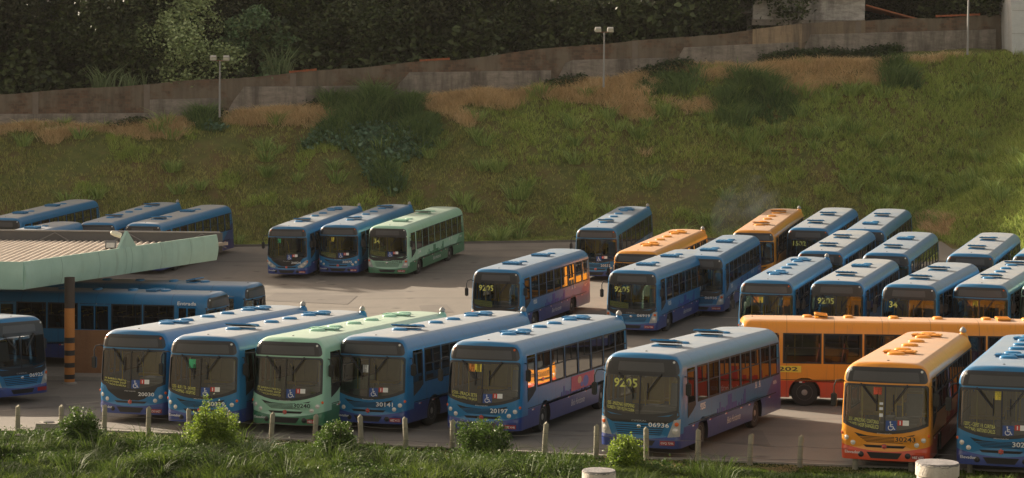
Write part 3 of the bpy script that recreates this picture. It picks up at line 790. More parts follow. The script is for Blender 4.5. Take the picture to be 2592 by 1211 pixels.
YC, OC, RCd, GC, WC = M_YCARD, M_OCARD, M_RCARD, M_GCARD, M_WCARD
FRONT = 'buses parked in the front row by the fence'; MID = 'buses standing in the middle of the yard'
BACK = 'buses in the far row below the bank'; BLOCK = 'buses packed in the right-hand block'; SIDEB = 'buses standing crosswise'
r3 = ['3151 - AMAZONAS / CONTORNO', 'SAVASSI / HOSP EVANGELICO']
r34 = ['34 BARRO PRETO', 'ITAU POWER SHOP', 'PUC CORACAO EUCARISTICO']
BUSES = [
 dict(kind='M', pal='blue', lat=-.12, pos=(-12.79, 69.65, -18.5), num='20030', plate='CVU 6427', route=r34, wheelchair=1, blackchin=1, mark='a', tilt=(0, 0), group=FRONT, label='blue bus with fleet number 20030 and a black chin, leftmost of the front row'),
 dict(kind='M', pal='blue', lat=-.06, pos=(-10.12, 67.37, -17.4), num='30319', plate='HBZ 5171', route=['1250 - BUR / TIS - SAVASSI', 'BH SHOPPING - HOSPITAIS'], wheelchair=1, tilt=(10, 0), cards=[(-.45, -.20, 2.12, 2.42, GC, 0)], group=FRONT, label='blue bus with fleet number 30319 whose front is half hidden by the brightest shrub'),
 dict(kind='M', pal='green', pos=(-7.31, 67.05, -18.6), num='30240', plate='HBZ 6130', route=r34, wheelchair=1, group=FRONT, label='pale green bus with fleet number 30240, the only green one in the front row'),
 dict(kind='M', pal='blue', pos=(-4.61, 67.6, -20.8), num='30141', plate='HBZ 4122', wheelchair=1, tilt=(8, 0), cards=[(-.22, -.02, 2.0, 2.25, WC, 0)], group=FRONT, label='blue bus with fleet number 30141, directly right of the green front-row bus'),
 dict(kind='M', pal='blue', pos=(-.82, 65.97, -19.8), num='20197', plate='HBZ 4146', route=['1510 - PRACA SETE', 'MINAS SHOPPING / VIA JACUI'], wheelchair=1, mark='a', poster=1, cards=[(-.48, -.28, 2.20, 2.45, OC, 0), (-.28, -.05, 2.20, 2.45, YC, 0)], group=FRONT, label='blue bus with fleet number 20197, route 1510 board and a pink advert on its flank'),
 dict(kind='C', pal='blue', pos=(4.05, 62.01, -22.9), num='06936', plate='GVQ 7395', big='9205', route=['9205 - AMAZONAS / EXPOMINAS', 'FLORESTA / CEM. PQ DA COLINA'], flank='9205', tilt=(9, 9), group=FRONT, label='blue bus with fleet number 06936 and route 9205, orange glowing in its side windows'),
 dict(kind='M', pal='orange', pos=(11.02, 59.39, -18.4), num='30243', plate='HBZ 6335', route=r3, wheelchair=1, cards=[(-.34, -.10, 2.24, 2.46, RCd, 0), (-.16, -.06, 1.95, 2.02, WC, 0), (-.16, -.06, 1.80, 1.88, WC, 0), (-.16, -.06, 1.6, 1.7, WC, 0)], group=FRONT, label='orange bus with a red bumper and fleet number 30243, nose towards the viewer'),
 dict(kind='M', pal='blue', pos=(14.19, 58.4, -18.5), num='30250', plate='HBZ 7102', route=['1207C - CEFET / R. CURITIBA', 'AMAZONAS / ANTONIO CARLOS'], wheelchair=1, cards=[(-.20, .02, 2.22, 2.46, YC, 0)], group=FRONT, label='blue bus cut by the right edge, beside the orange bus with the red bumper'),
 dict(kind='C', pal='blue', pos=(5.90, 98.45, -19.9), num='06919', plate='GVQ 7386', big='9205', route=['9205 VIA ANDRADAS', '9205 SHOPPING ESTACAO', 'BOULEVARD SHOPPING'], yboard=1, flank='9205', group=MID, label='blue bus with fleet number 06919 and big 9205, left of the packed block'),
 dict(kind='C', pal='blue', lat=-.12, pos=(-.57, 99.12, -19.5), num='06917', big='9205', route=['9205 VIA ANDRADAS', '9205 SHOPPING ESTACAO', 'BOULEVARD SHOPPING'], yboard=1, flank='9205', seat='y', group=MID, label='lone blue 9205 bus behind the front row with sunlit asphalt on its left'),
 dict(kind='M', pal='blue', pos=(-13.51, 123.13, -12.5), num='20024', plate='HBZ 2291', blackchin=1, clearlamps=1, wheelchair=1, mark='a', tilt=(10, 0), cards=[(-.55, -.36, 2.2, 2.46, GC, 0)], seat='b', group=BACK, label='blue bus with fleet number 20024, leftmost of the three by the grass bank'),
 dict(kind='M', pal='blue', pos=(-10.46, 123.8, -13.7), num='30075', plate='HBZ 1790', wheelchair=1, mark='a', tilt=(9, 9), route=['1250 BH SHOPPING', 'HOSPITAIS'], yboard=1, cards=[(-.42, -.24, 2.18, 2.44, YC, 0)], group=BACK, label='blue bus with fleet number 30075, in the middle between a blue and a green bus'),
 dict(kind='C', pal='green', pos=(-7.41, 123.05, -16.1), num='03948', plate='GZR 4072', big='34', wheelchair=1, route=['34 BARRO PRETO', 'PUC CORACAO'], yboard=1, flank='34', tilt=(0, 9), group=BACK, label='pale green bus with fleet number 03948, rightmost of the three by the bank'),
 dict(kind='M', pal='blue', pos=(5.07, 120.97, -13.9), num='20532', wheelchair=1, mark='a', tilt=(10, 0), group=BACK, label='blue bus with fleet number 20532 left of the first orange bus, tail to the bank'),
 dict(kind='M', pal='orange', pos=(6.68, 108.26, -17.8), seat='y', cards=[(-.38, -.14, 2.2, 2.46, RCd, 0)], group=BLOCK, label='orange bus behind the blue 06919 bus with a row of orange roof vents'),
 dict(kind='C', pal='blue', pos=(9.83, 105.75, -16.7), num='06935', plate='GVQ 7394', flank='9205', group=BLOCK, label='blue bus mostly hidden behind 06919, right of the near orange roof'),
 dict(kind='M', pal='orange', pos=(14.12, 118.88, -16.2), tilt=(9, 9), far=True, group=BLOCK, label='orange bus in the farthest line of the block, dark flank, against the bank'),
 dict(kind='C', pal='blue', pos=(17.49, 119.97, -18.3), big='1502', mark='a', tilt=(8, 8), far=True, group=BLOCK, label='blue bus showing 1502 in the farthest line, right of the far orange bus'),
 dict(kind='C', pal='blue', pos=(20.61, 119.07, -18.9), tilt=(0, 8), far=True, group=BLOCK, label='blue bus at the right end of the farthest line, beside the straw patch'),
 dict(kind='C', pal='blue', pos=(16.39, 107.90, -18.7), tilt=(8, 8), mark='a', far=True, group=BLOCK, label='blue bus in the second line of the block, in front of the 1502 bus'),
 dict(kind='C', pal='blue', pos=(19.65, 106.78, -19.4), tilt=(8, 0), far=True, group=BLOCK, label='blue bus in the second line with its right flank against the grassy bank'),
 dict(kind='C', pal='blue', pos=(23.95, 106.19, -20.7), tilt=(8, 6), mark='a', far=True, group=BLOCK, label='blue bus in the second line standing alone near the right edge before the green slope'),
 dict(kind='C', pal='blue', pos=(27.35, 106.0, -20.7), far=True, group=BLOCK, label='blue bus at the far right edge of which only a front roof corner shows'),
 dict(kind='M', pal='blue', pos=(11.75, 93.47, -17.4), mark='a', tilt=(0, 0), route=['101 VIA JACUI', ''][:1], cards=[(-.55, -.32, 2.16, 2.42, OC, 0), (-.32, -.12, 2.16, 2.42, YC, 0)], group=BLOCK, label='dusty roofed blue bus with orange and yellow cards, left neighbour of the shaded 9205 bus'),
 dict(kind='C', pal='blue', pos=(14.94, 93.14, -18.9), big='9205', tilt=(8, 0), group=BLOCK, label='blue bus showing 9205 in the nearest line of the block, behind the crosswise orange bus'),
 dict(kind='C', pal='blue', pos=(17.92, 91.47, -22.5), big='34', tilt=(8, 8), route=['34 BARRO PRETO'], group=BLOCK, label='blue bus showing 34 in the nearest line of the block'),
 dict(kind='M', pal='blue', pos=(21.13, 91.55, -22.8), mark='a', tilt=(9, 9), cards=[(-.52, -.30, 2.2, 2.44, OC, 0), (-.30, -.08, 2.2, 2.44, YC, 0)], group=BLOCK, label='blue bus with an orange and yellow card, right of the bus showing 34'),
 dict(kind='M', pal='green', pos=(24.3, 91.9, -22.6), far=True, group=BLOCK, label='green bus of which a sliver shows at the right edge above the orange roof'),
 dict(kind='C', pal='blue', pos=(-32.42, 130.17, -14.8), big='30', tilt=(0, 0), group=BACK, label='blue bus in the upper left corner of the yard, cut by the left edge'),
 dict(kind='M', pal='blue', pos=(-25.74, 126.68, -10.8), tilt=(9, 9), cards=[(-.52, -.25, 2.12, 2.44, YC, 0)], group=BACK, label='blue bus with round roof vents and a yellow card, behind the canopy lamp'),
 dict(kind='C', pal='blue', pos=(-22.68, 125.75, -14.9), big='1502', tilt=(6, 0), seat='r', group=BACK, label='blue bus showing 1502 whose rear wheel stands past the canopy tip'),
 dict(kind='C', pal='blue', pos=(-30.6, 116.6, -15), far=True, group=BACK, label='blue bus almost wholly hidden by the canopy, only its pale rear roof showing'),
 dict(kind='M', pal='orange', sh=0, pos=(8.55, 76.6, -97), seat='r', nosnorkel=1, tilt=(6, 0), num='20202', yplate='9202', group=SIDEB, label='long orange bus seen side on, with red seats and a chrome wheel'),
 dict(kind='M', pal='blue', sh=0, pos=(-12.3, 87.0, 76), nosnorkel=1, entrada=1, tilt=(0, 9), seat='b', group=SIDEB, label='dark blue bus seen side on behind the striped column, Entrada over its door'),
 dict(kind='M', pal='blue', sh=0, pos=(-11.3, 91.6, 76), nosnorkel=1, tilt=(9, 0), group=SIDEB, label='blue bus seen side on, the farther of the two behind the striped column'),
 dict(kind='C', pal='blue', sh=-.1, pos=(-17.95, 74.7, 52), num='06925', group=SIDEB, label='dark blue bus nosing in at the left edge under the canopy'),
]
for b in BUSES: make_bus(b)

# ================================================================== GROUND AND BANKS
def interp(x, pts): return np.interp(x, [p[0] for p in pts], [p[1] for p in pts])
def wall_Y(x): return 153.5+(np.clip(x, -60, 45)+40)*.10
# foot of the boundary wall, read off the photograph: (px, py)
_wf = [(-400, 342), (0, 322), (300, 318), (560, 296), (830, 262), (1100, 246), (1330, 228), (1500, 212), (1750, 176), (2000, 150), (2250, 134), (2500, 118), (2900, 105)]
_wt = [(-400, 262), (0, 239), (350, 215), (730, 187), (1020, 160), (1160, 152), (1300, 132), (1500, 112), (1700, 97), (1900, 78), (2000, 64), (2300, 48), (2500, 40), (2900, 30)]
def world_line(pts):
    out = []
    for px, py in pts:
        Y = 155.
        for _ in range(8): X = at(px, py, Y)[0]; Y = float(wall_Y(X))
        out.append(at(px, py, Y))
    return out
WF = world_line(_wf); WT = world_line(_wt)
def crest(x): return np.interp(x, [p[0] for p in WF], [p[2] for p in WF])
def walltop(x): return np.interp(x, [p[0] for p in WT], [p[2] for p in WT])
KERB_Y = 138.6
def vnoise(x, y, s, seed=0):
    r = np.random.default_rng(seed); t = r.random((64, 64))
    u = np.asarray(x)/s; v = np.asarray(y)/s; i = np.floor(u).astype(int); j = np.floor(v).astype(int); f = u-i; g = v-j
    f = f*f*(3-2*f); g = g*g*(3-2*g)
    a = t[i % 64, j % 64]; b = t[(i+1) % 64, j % 64]; c = t[i % 64, (j+1) % 64]; d = t[(i+1) % 64, (j+1) % 64]
    return (a*(1-f)+b*f)*(1-g)+(c*(1-f)+d*f)*g-.5
# near edge of the asphalt along the fence
_ed = [on_ground(px, py) for px, py in [(-300, 1086), (0, 1094), (250, 1092), (560, 1106), (1000, 1130), (1550, 1158), (2150, 1182), (2600, 1196), (3200, 1210)]]
def edge_Y(x): return np.interp(x, [p[0] for p in _ed], [p[1] for p in _ed])
def T(x, y):
    """terrain height"""
    x = np.asarray(x, float); y = np.asarray(y, float)
    g = G(x, y); g0 = G(x, np.full_like(y, KERB_Y)); Yw = wall_Y(x); c = crest(x)-.12
    t = np.clip((y-KERB_Y-2.2)/(Yw-1.2-KERB_Y-2.2), 0, 1)
    base = np.where(y > KERB_Y, g0, g)
    tt = np.where(t < .88, t*1.06, .9328+(t-.88)*.56)
    r1 = tt*(c-g0)
    xr = 28.2+.30*(KERB_Y-y); r2 = .60*(x-xr)
    r2 = np.minimum(np.maximum(r2, 0), np.maximum(c-g0, 0)+.6)
    k = 1.2; h = np.clip(.5+.5*(r1-r2)/k, 0, 1); r = r2*(1-h)+r1*h+k*h*(1-h)*np.clip((r1+r2)*.3, 0, 1)
    r = np.where((y > KERB_Y) | (r2 > 0), r, 0)
    far = np.maximum(y-Yw-1, 0); back = np.minimum(far*.36, 26)
    m = np.clip(r, 0, 1)
    z = base+r+back+m*(vnoise(x, y, 2.6, 1)*.55+vnoise(x, y, 1.1, 2)*.25)*np.where(far > 0, 1.2, 1)
    fr = edge_Y(x)-y     # verge in front of the fence
    z = z+np.clip((fr-1.5)/3.0, 0, 1)*(.10+vnoise(x, y, 2.3, 5)*.35)
    return z
def grid(xs, ys, fn, name, mat, dz=0, smooth=True, mask=None):
    X, Y = np.meshgrid(xs, ys); Z = fn(X, Y)+dz; nx, ny = len(xs), len(ys)
    V = np.stack([X.ravel(), Y.ravel(), Z.ravel()], 1); F = []
    idx = np.arange(nx*ny).reshape(ny, nx)
    Q = np.stack([idx[:-1, :-1], idx[:-1, 1:], idx[1:, 1:], idx[1:, :-1]], -1).reshape(-1, 4)
    if mask is not None:
        cx = V[Q].mean(1); Q = Q[mask(cx[:, 0], cx[:, 1])]
    me = bpy.data.meshes.new(name); me.vertices.add(len(V)); me.vertices.foreach_set('co', V.ravel().astype(np.float32))
    me.loops.add(Q.size); me.loops.foreach_set('vertex_index', Q.ravel().astype(np.int32)); me.polygons.add(len(Q))
    me.polygons.foreach_set('loop_start', np.arange(0, Q.size, 4, dtype=np.int32)); me.update(calc_edges=True); me.validate()
    me.materials.append(mat)
    if smooth: me.shade_smooth()
    return link(name, me)
def soil_mat():
    m, n, p = newmat('grassy_soil')
    a = noise(n, .22, 6, .65); b = noise(n, 1.5, 6, .7); c = noise(n, 9, 4, .7)
    g = ramp(n, b, (.3, (.085, .115, .034)), (.55, (.165, .185, .055)), (.80, (.27, .20, .092)))
    g = mix(n, ramp(n, a, (.45, (0, 0, 0)), (.62, (.9, .9, .9))), g, (.20, .13, .065))
    g = mix(n, .35, g, ramp(n, c, (.3, (.02, .025, .01)), (.7, (.12, .12, .05))))
    n.links.new(g, p.inputs['Base Color']); p.inputs['Roughness'].default_value = .95; p.inputs['Specular IOR Level'].default_value = .1
    bump(n, p, c, .6, .15); return m
M_SOIL = soil_mat()
def asphalt_mat():
    m, n, p = newmat('asphalt')
    a = noise(n, .09, 5, .6); b = noise(n, .8, 6, .7, sc3=(1, .45, 1)); c = noise(n, 40, 3, .8); d = noise(n, .35, 3, .5, sc3=(.25, 1.6, 1), dist=.6)
    k = ramp(n, a, (.3, (.165, .148, .128)), (.7, (.222, .199, .172)))
    k = mix(n, .5, k, ramp(n, b, (.25, (.14, .126, .109)), (.75, (.27, .242, .208))))
    k = mix(n, .3, k, ramp(n, c, (.2, (.08, .075, .07)), (.8, (.27, .25, .22))))
    k = mix(n, ramp(n, d, (.54, (0, 0, 0)), (.68, (.42, .42, .42))), k, (.085, .080, .075))
    # oil drips
    v = N(n, 'ShaderNodeTexVoronoi'); v.inputs['Scale'].default_value = .42; tc = N(n, 'ShaderNodeTexCoord'); n.links.new(tc.outputs['Object'], v.inputs[0])
    k = mix(n, ramp(n, v.outputs[0], (.0, (.75, .75, .75)), (.15, (0, 0, 0))), k, (.04, .038, .036))
    n.links.new(k, p.inputs['Base Color']); p.inputs['Roughness'].default_value = .85; p.inputs['Specular IOR Level'].default_value = .3
    bump(n, p, c, .35, .01); return m
M_ASPH = asphalt_mat()
xs = np.concatenate([np.linspace(-240, -62, 12), np.arange(-60, 60.1, .6), np.linspace(62, 240, 12)])
ys = np.concatenate([np.linspace(-60, 45, 12), np.arange(46, 76, .5), np.arange(76, 136, 3.), np.arange(136, 172, .45), np.linspace(174, 330, 30)])
gr = grid(xs, ys, T, 'ground', M_SOIL); tag(gr, kind='structure')
xa = np.arange(-60, 42.1, .75); ya = np.concatenate([np.arange(56, 80, .5), np.arange(80, 138.1, 1.0), [KERB_Y]])
# asphalt: clamp its near rim to the kerb line
def asphalt_sheet():
    V = []; nx = len(xa); rows = np.linspace(0, 1, 90)
    for t in rows:
        for x in xa:
            y0 = float(edge_Y(x)); y = y0+(KERB_Y-y0)*t; V.append((x, y, float(G(x, y))+.012+.0*t))
    F = [(j*nx+i, j*nx+i+1, (j+1)*nx+i+1, (j+1)*nx+i) for j in range(len(rows)-1) for i in range(nx-1)]
    me = mesh('asphalt', V, F, M_ASPH); me.shade_smooth(); return link('asphalt', me)
tag(asphalt_sheet(), kind='structure')
M_CONC = plain('concrete', (.27, .245, .21), .85, var=.3, scale=3)
M_KERB = plain('kerb_stone', (.16, .145, .125), .9, var=.35, scale=4)
def ribbon(name, pts, w, h, mat, z0=-.1):
    """kerb following the ground: pts = centre line"""
    mb = MB(); n = len(pts)
    for i, (x, y) in enumerate(pts):
        a = pts[max(i-1, 0)]; b = pts[min(i+1, n-1)]; d = Vector((b[0]-a[0], b[1]-a[1])).normalized(); nx, ny = -d.y*w/2, d.x*w/2; z = float(G(x, y))
        mb.V += [(x+nx, y+ny, z+z0), (x-nx, y-ny, z+z0), (x-nx*.9, y-ny*.9, z+h), (x+nx*.9, y+ny*.9, z+h)]
    for i in range(n-1):
        o = 4*i
        for a, b in ((0, 1), (1, 2), (2, 3), (3, 0)): mb.F.append((o+a, o+b, o+4+b, o+4+a)); mb.M.append(0)
    return mb.obj(name, [mat])
kb = ribbon('kerb', [(x, KERB_Y+.1) for x in np.arange(-60, 33, 2.)], .18, .15, M_KERB); tag(kb, kind='structure')
kf = ribbon('kerb', [(x, float(edge_Y(x))) for x in np.arange(-22, 30, 1.)], .14, .06, M_CONC); tag(kf, kind='structure')
# painted line fragments on the yard
M_LINE = plain('worn_line', (.42, .38, .31), .8, var=.3, scale=2)
def road_line(p0, p1, w=.10):
    a, b = on_ground(*p0), on_ground(*p1); n = 14; V = []; d = Vector((b[0]-a[0], b[1]-a[1])).normalized(); nx, ny = -d.y*w/2, d.x*w/2
    for i in range(n+1):
        q = a+(b-a)*i/n
        for s in (1, -1): x, y = q[0]+s*nx, q[1]+s*ny; V.append((x, y, float(G(x, y))+.020))
    o = link('road_marking', mesh('line', V, [(2*i, 2*i+1, 2*i+3, 2*i+2) for i in range(n)], M_LINE)); tag(o, kind='structure')
road_line((1770, 803), (1875, 806)); road_line((0, 1042), (250, 1018), .06); road_line((800, 716), (824, 713), .14)
# concrete platform under the canopy
pf = MB()
zp = float(G(-20, 84))
for (x0, x1, y0, y1) in ((-34, -13.6, 82.3, 85.6),): pf.box(((x0+x1)/2, (y0+y1)/2, zp+.0), (x1-x0, y1-y0, .36))
tag(pf.obj('platform', [M_CONC], None, None, .02), kind='structure')

# ================================================================== BOUNDARY WALL
def wall_mat():
    m, n, p = newmat('weathered_wall')
    tc = N(n, 'ShaderNodeTexCoord'); br = N(n, 'ShaderNodeTexBrick'); mp = N(n, 'ShaderNodeMapping'); mp.inputs['Rotation'].default_value = (R(90), 0, 0)
    n.links.new(tc.outputs['Object'], mp.inputs[0]); n.links.new(mp.outputs[0], br.inputs[0])
    br.inputs['Scale'].default_value = 1; br.inputs['Brick Width'].default_value = .42; br.inputs['Row Height'].default_value = .21; br.inputs['Mortar Size'].default_value = .012
    setc(br.inputs['Color1'], (.085, .052, .034)); setc(br.inputs['Color2'], (.175, .105, .068)); setc(br.inputs['Mortar'], (.12, .105, .08))
    a = noise(n, .35, 6, .7); s = noise(n, 1.3, 5, .7, sc3=(1, 1, .12)); f = noise(n, 5, 5, .7)
    k = mix(n, ramp(n, a, (.44, (0, 0, 0)), (.54, (.85, .85, .85))), br.outputs[0], (.17, .14, .105))
    k = mix(n, ramp(n, s, (.40, (0, 0, 0)), (.74, (.7, .7, .7))), k, (.045, .038, .030))
    k = mix(n, ramp(n, f, (.62, (0, 0, 0)), (.72, (.5, .5, .5))), k, (.24, .12, .075))
    n.links.new(k, p.inputs['Base Color']); p.inputs['Roughness'].default_value = .95; bump(n, p, f, .5, .05); return m
M_WALL = wall_mat()
def rough_render(name, c0, c1, dark):
    m, n, p = newmat(name); a = noise(n, 2.2, 6, .75, sc3=(.5, 1, 1.6)); s = noise(n, .8, 5, .7, sc3=(1, 1, .15)); f = noise(n, 14, 4, .7)
    k = ramp(n, a, (.3, c0), (.7, c1)); k = mix(n, ramp(n, s, (.46, (0, 0, 0)), (.66, (.8, .8, .8))), k, dark)
    n.links.new(k, p.inputs['Base Color']); p.inputs['Roughness'].default_value = .95; bump(n, p, f, .8, .06); return m
M_ROUGH = rough_render('rough_render', (.16, .14, .12), (.33, .29, .25), (.07, .06, .05))
M_OCHRE = rough_render('ochre_render', (.26, .19, .12), (.36, .27, .18), (.06, .05, .045))
M_WHITEW = rough_render('stained_whitewash', (.24, .22, .20), (.62, .59, .55), (.09, .085, .08))
def wall():
    root = empty('boundary_wall', 'long weathered brick wall along the top of the bank', 'wall')
    mb = MB(); xs = np.arange(-62, 44.01, .5)
    for i, x in enumerate(xs):
        y = float(wall_Y(x)); zb = float(crest(x))-1.6; zt = float(walltop(x))+.05*math.sin(x*.7)+.025*random.uniform(-1, 1)
        for yy in (y, y+.22): mb.V += [(x, yy, zb), (x, yy, zt)]
    for i in range(len(xs)-1):
        a, b = 4*i, 4*i+4
        mb.F += [(a, b, b+1, a+1), (a+2, a+3, b+3, b+2), (a+1, b+1, b+3, a+3)]; mb.M += [0, 0, 0]
    mb.F += [(0, 1, 3, 2), (b, b+2, b+3, b+1)]; mb.M += [0, 0]
    mb.obj('brickwork', [M_WALL], root)
    # projecting rendered footing in long stepped lengths (px ranges read off the photograph)
    for (p0, p1, t0, t1, slant) in [(-300, 380, 292, 288, 0), (380, 560, 254, 250, 0), (565, 985, 222, 218, 45), (985, 1395, 186, 180, 40), (1395, 1690, 155, 148, 40), (1690, 2020, 124, 108, 40), (2020, 2520, 90, 76, 30)]:
        m = MB(); n = 16; V = []
        for i in range(n+1):
            t = i/n; px = p0+(p1-p0)*t; pyt = t0+(t1-t0)*t
            Y = 155.
            for _ in range(6): X = at(px, pyt, Y)[0]; Y = float(wall_Y(X))
            zt = at(px, pyt, Y)[2]; zb = float(crest(X))-1.0
            if slant and px-p0 < slant: zt = zb+.6+(zt-zb-.6)*max(.05, (px-p0)/slant)
            V += [(X, Y-.16, zb), (X, Y-.12, zt), (X, Y+.02, zt+.05)]
        F = []
        for i in range(n): a, b = 3*i, 3*i+3; F += [(a, b, b+1, a+1), (a+1, b+1, b+2, a+2)]
        m.add(V, F+[(0, 1, 2), (3*n, 3*n+2, 3*n+1)]); m.obj('footing', [M_ROUGH], root)
    # ochre rendered bay
    for (p0, p1, mat) in ((1905, 2030, M_OCHRE), (2030, 2190, rough_render('brown_render', (.16, .125, .09), (.22, .17, .12), (.06, .05, .045)))):
        m = MB(); V = []
        for px in (p0, p1):
            Y = 155.
            for _ in range(6): X = at(px, 90, Y)[0]; Y = float(wall_Y(X))
            V += [(X, Y-.05, float(crest(X))), (X, Y-.05, float(walltop(X))+.08), (X, Y+.26, float(walltop(X))+.08), (X, Y+.26, float(crest(X)))]
        m.add(V, [(0, 4, 5, 1), (1, 5, 6, 2), (2, 6, 7, 3), (0, 1, 2, 3), (4, 7, 6, 5)]); m.obj('rendered_bay', [mat], root)
    # piers
    for px in (90, 372, 742, 1606, 2170):
        Y = 155.
        for _ in range(6): X = at(px, 200, Y)[0]; Y = float(wall_Y(X))
        MB().box((X, Y-.02, float(crest(X))*.5+float(walltop(X))*.5-.3), (.45, .12, float(walltop(X)-crest(X))+.55)).obj('pier', [plain('pier_render', (.17, .14, .115), .95, var=.3, scale=2)], root)
    # leftover tiles and bricks on the coping
    cap = MB()
    for p0, p1 in ((735, 800), (1065, 1140), (2370, 2480)):
        for px in np.arange(p0, p1, 7):
            Y = 155.
            for _ in range(5): X = at(px, 170, Y)[0]; Y = float(wall_Y(X))
            cap.box((X, Y+.1, float(walltop(X))+.12), (.19, .3, .12+.05*random.random()))
    cap.obj('coping', [plain('terracotta', (.32, .10, .045), .9, var=.4, scale=2)], root)
wall()

# ================================================================== BUILDINGS BEYOND THE WALL
def pxbox(name, px0, px1, py0, py1, Y, depth, mats, parent, m=0):
    a = at(px0, py1, Y); b = at(px1, py0, Y)
    return MB().box(((a[0]+b[0])/2, Y+depth/2, (a[2]+b[2])/2), (b[0]-a[0], depth, b[2]-a[2]), m).obj(name, mats, parent)
bd = empty('house', 'stained whitewashed house wall standing above the ochre bay of the boundary wall', 'building')
pxbox('wall', 1905, 2190, -14, 58, 163.2, 9, [M_WHITEW], bd)
pxbox('plinth', 1903, 2185, 52, 64, 163.05, .3, [M_ROUGH], bd)
rf = MB(); a = at(1890, -14, 162.6); b = at(2210, -14, 162.6); rf.add([(a[0], 162.5, a[2]), (b[0], 162.5, a[2]), (b[0], 167.7, a[2]+.8), (a[0], 167.7, a[2]+.8), (a[0], 172.7, a[2]), (b[0], 172.7, a[2])], [(0, 1, 2, 3), (3, 2, 5, 4), (0, 3, 4), (1, 5, 2)])
M_TILE = plain('roof_tile', (.36, .13, .06), .85, var=.35, scale=3); rf.obj('roof', [M_TILE], bd)
b2 = empty('shed', 'grey concrete shed with dark openings left of the whitewashed house', 'building')
M_GREYC = rough_render('grey_concrete', (.13, .125, .11), (.20, .19, .165), (.05, .05, .045))
pxbox('wall', 1800, 1903, -14, 34, 164, 6, [M_GREYC], b2); pxbox('post', 1800, 1812, 34, 80, 164, .3, [M_GREYC], b2); pxbox('post', 1830, 1838, 34, 80, 164, .3, [M_GREYC], b2); pxbox('post', 1890, 1903, 34, 80, 164, .3, [M_GREYC], b2)
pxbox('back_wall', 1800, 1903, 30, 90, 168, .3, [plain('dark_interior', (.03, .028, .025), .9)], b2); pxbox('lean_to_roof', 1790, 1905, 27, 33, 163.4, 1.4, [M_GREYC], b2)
tr = empty('tiled_lean_to', 'low orange tiled roof sloping down right of the whitewashed house', 'building')
a = at(2192, 12, 163.6); b = at(2325, 48, 163.6); m = MB()
n = 16
for i in range(n):
    y0 = 163.4+i*.35
    m.add([(a[0], y0, a[2]+.01*i), (b[0], y0, b[2]+.01*i), (b[0], y0+.33, b[2]+.01*i+.03), (a[0], y0+.33, a[2]+.01*i+.03), (a[0], y0, a[2]-.12+.01*i), (b[0], y0, b[2]-.12+.01*i)], [(0, 1, 2, 3), (4, 5, 1, 0)])
m.obj('roof', [M_TILE], tr); pxbox('wall', 2192, 2300, 52, 80, 166, .3, [M_GREYC], tr); pxbox('post', 2300, 2306, 44, 70, 164, .2, [M_GREYC], tr)
tw = empty('water_tower', 'pale blue white slab of a tower cut by the top right corner', 'tower')
M_TOWER = rough_render('tower_paint', (.50, .52, .54), (.60, .62, .63), (.34, .33, .30))
a = at(2556, 110, 158); zt_ = at(2556, -60, 158)[2]; zb_ = at(2556, 125, 158)[2]; m = MB()
m.add([(a[0]+.25, 158, zb_-1), (a[0]+5, 158, zb_-1), (a[0]+5, 162, zb_-1), (a[0]+.25, 162, zb_-1), (a[0]-.05, 158, zt_), (a[0]+5, 158, zt_), (a[0]+5, 162, zt_), (a[0]-.05, 162, zt_)], [(0, 1, 5, 4), (1, 2, 6, 5), (2, 3, 7, 6), (3, 0, 4, 7), (4, 5, 6, 7)]); m.obj('shaft', [M_TOWER], tw)
for k in range(3): MB().box((a[0]+2.6, 157.99, zb_+1.2+k*1.8), (4.9, .02, .03)).obj('joint', [plain('joint_grey', (.3, .3, .3), .9)], tw)

# ================================================================== LAMP POSTS
M_GALV = plain('galvanised', (.26, .26, .26), .5, .4)
def lamp_post(px, pyb, pyt, Y, wpx, label):
    b = at(px, pyb, Y); t = at(px, pyt, Y); sc_ = Y/FPX
    root = empty('lamp_post', label, 'lamp post', 'lamp posts on the bank'); root.location = (b[0], Y, b[2]-.4)
    h = t[2]-b[2]+.4
    MB().tube([(0, 0, 0), (0, 0, h*.5), (0, 0, h)], [.085, .075, .06], 10).obj('pole', [M_GALV], root, 40)
    hw = wpx*sc_/2; MB().box((0, 0, h), (hw*1.6, .09, .07)).obj('crossbar', [plain('rust', (.20, .10, .06), .8, var=.4)], root)
    for s in (-1, 1):
        fl = MB().box((0, 0, .20), (.50, .34, .30), rot=Matrix.Rotation(R(28), 3, 'X'), taper=.85).obj('floodlight', [plain('pale_housing', (.40, .39, .35), .5)], root, None, .015); fl.location = (s*(hw-.25), -.05, h)
        g = MB().box((0, -.155, .11), (.42, .012, .22), rot=Matrix.Rotation(R(28), 3, 'X')).obj('lens', [plain('flood_lens', (.62, .60, .52), .15)], fl)
        MB().tube([(0, 0, 0), (0, 0, .12)], .025, 6).obj('bracket', [M_GALV], fl)
lamp_post(556, 284, 154, 151.0, 50, 'lamp post with two floodlights in front of the pale shrub, leftmost of the three')
lamp_post(1528, 208, 82, 153.5, 48, 'lamp post with two floodlights near the middle of the bank')
lamp_post(2449, 126, -20, 156.0, 48, 'lamp post near the pale tower whose lamps rise out of the picture')

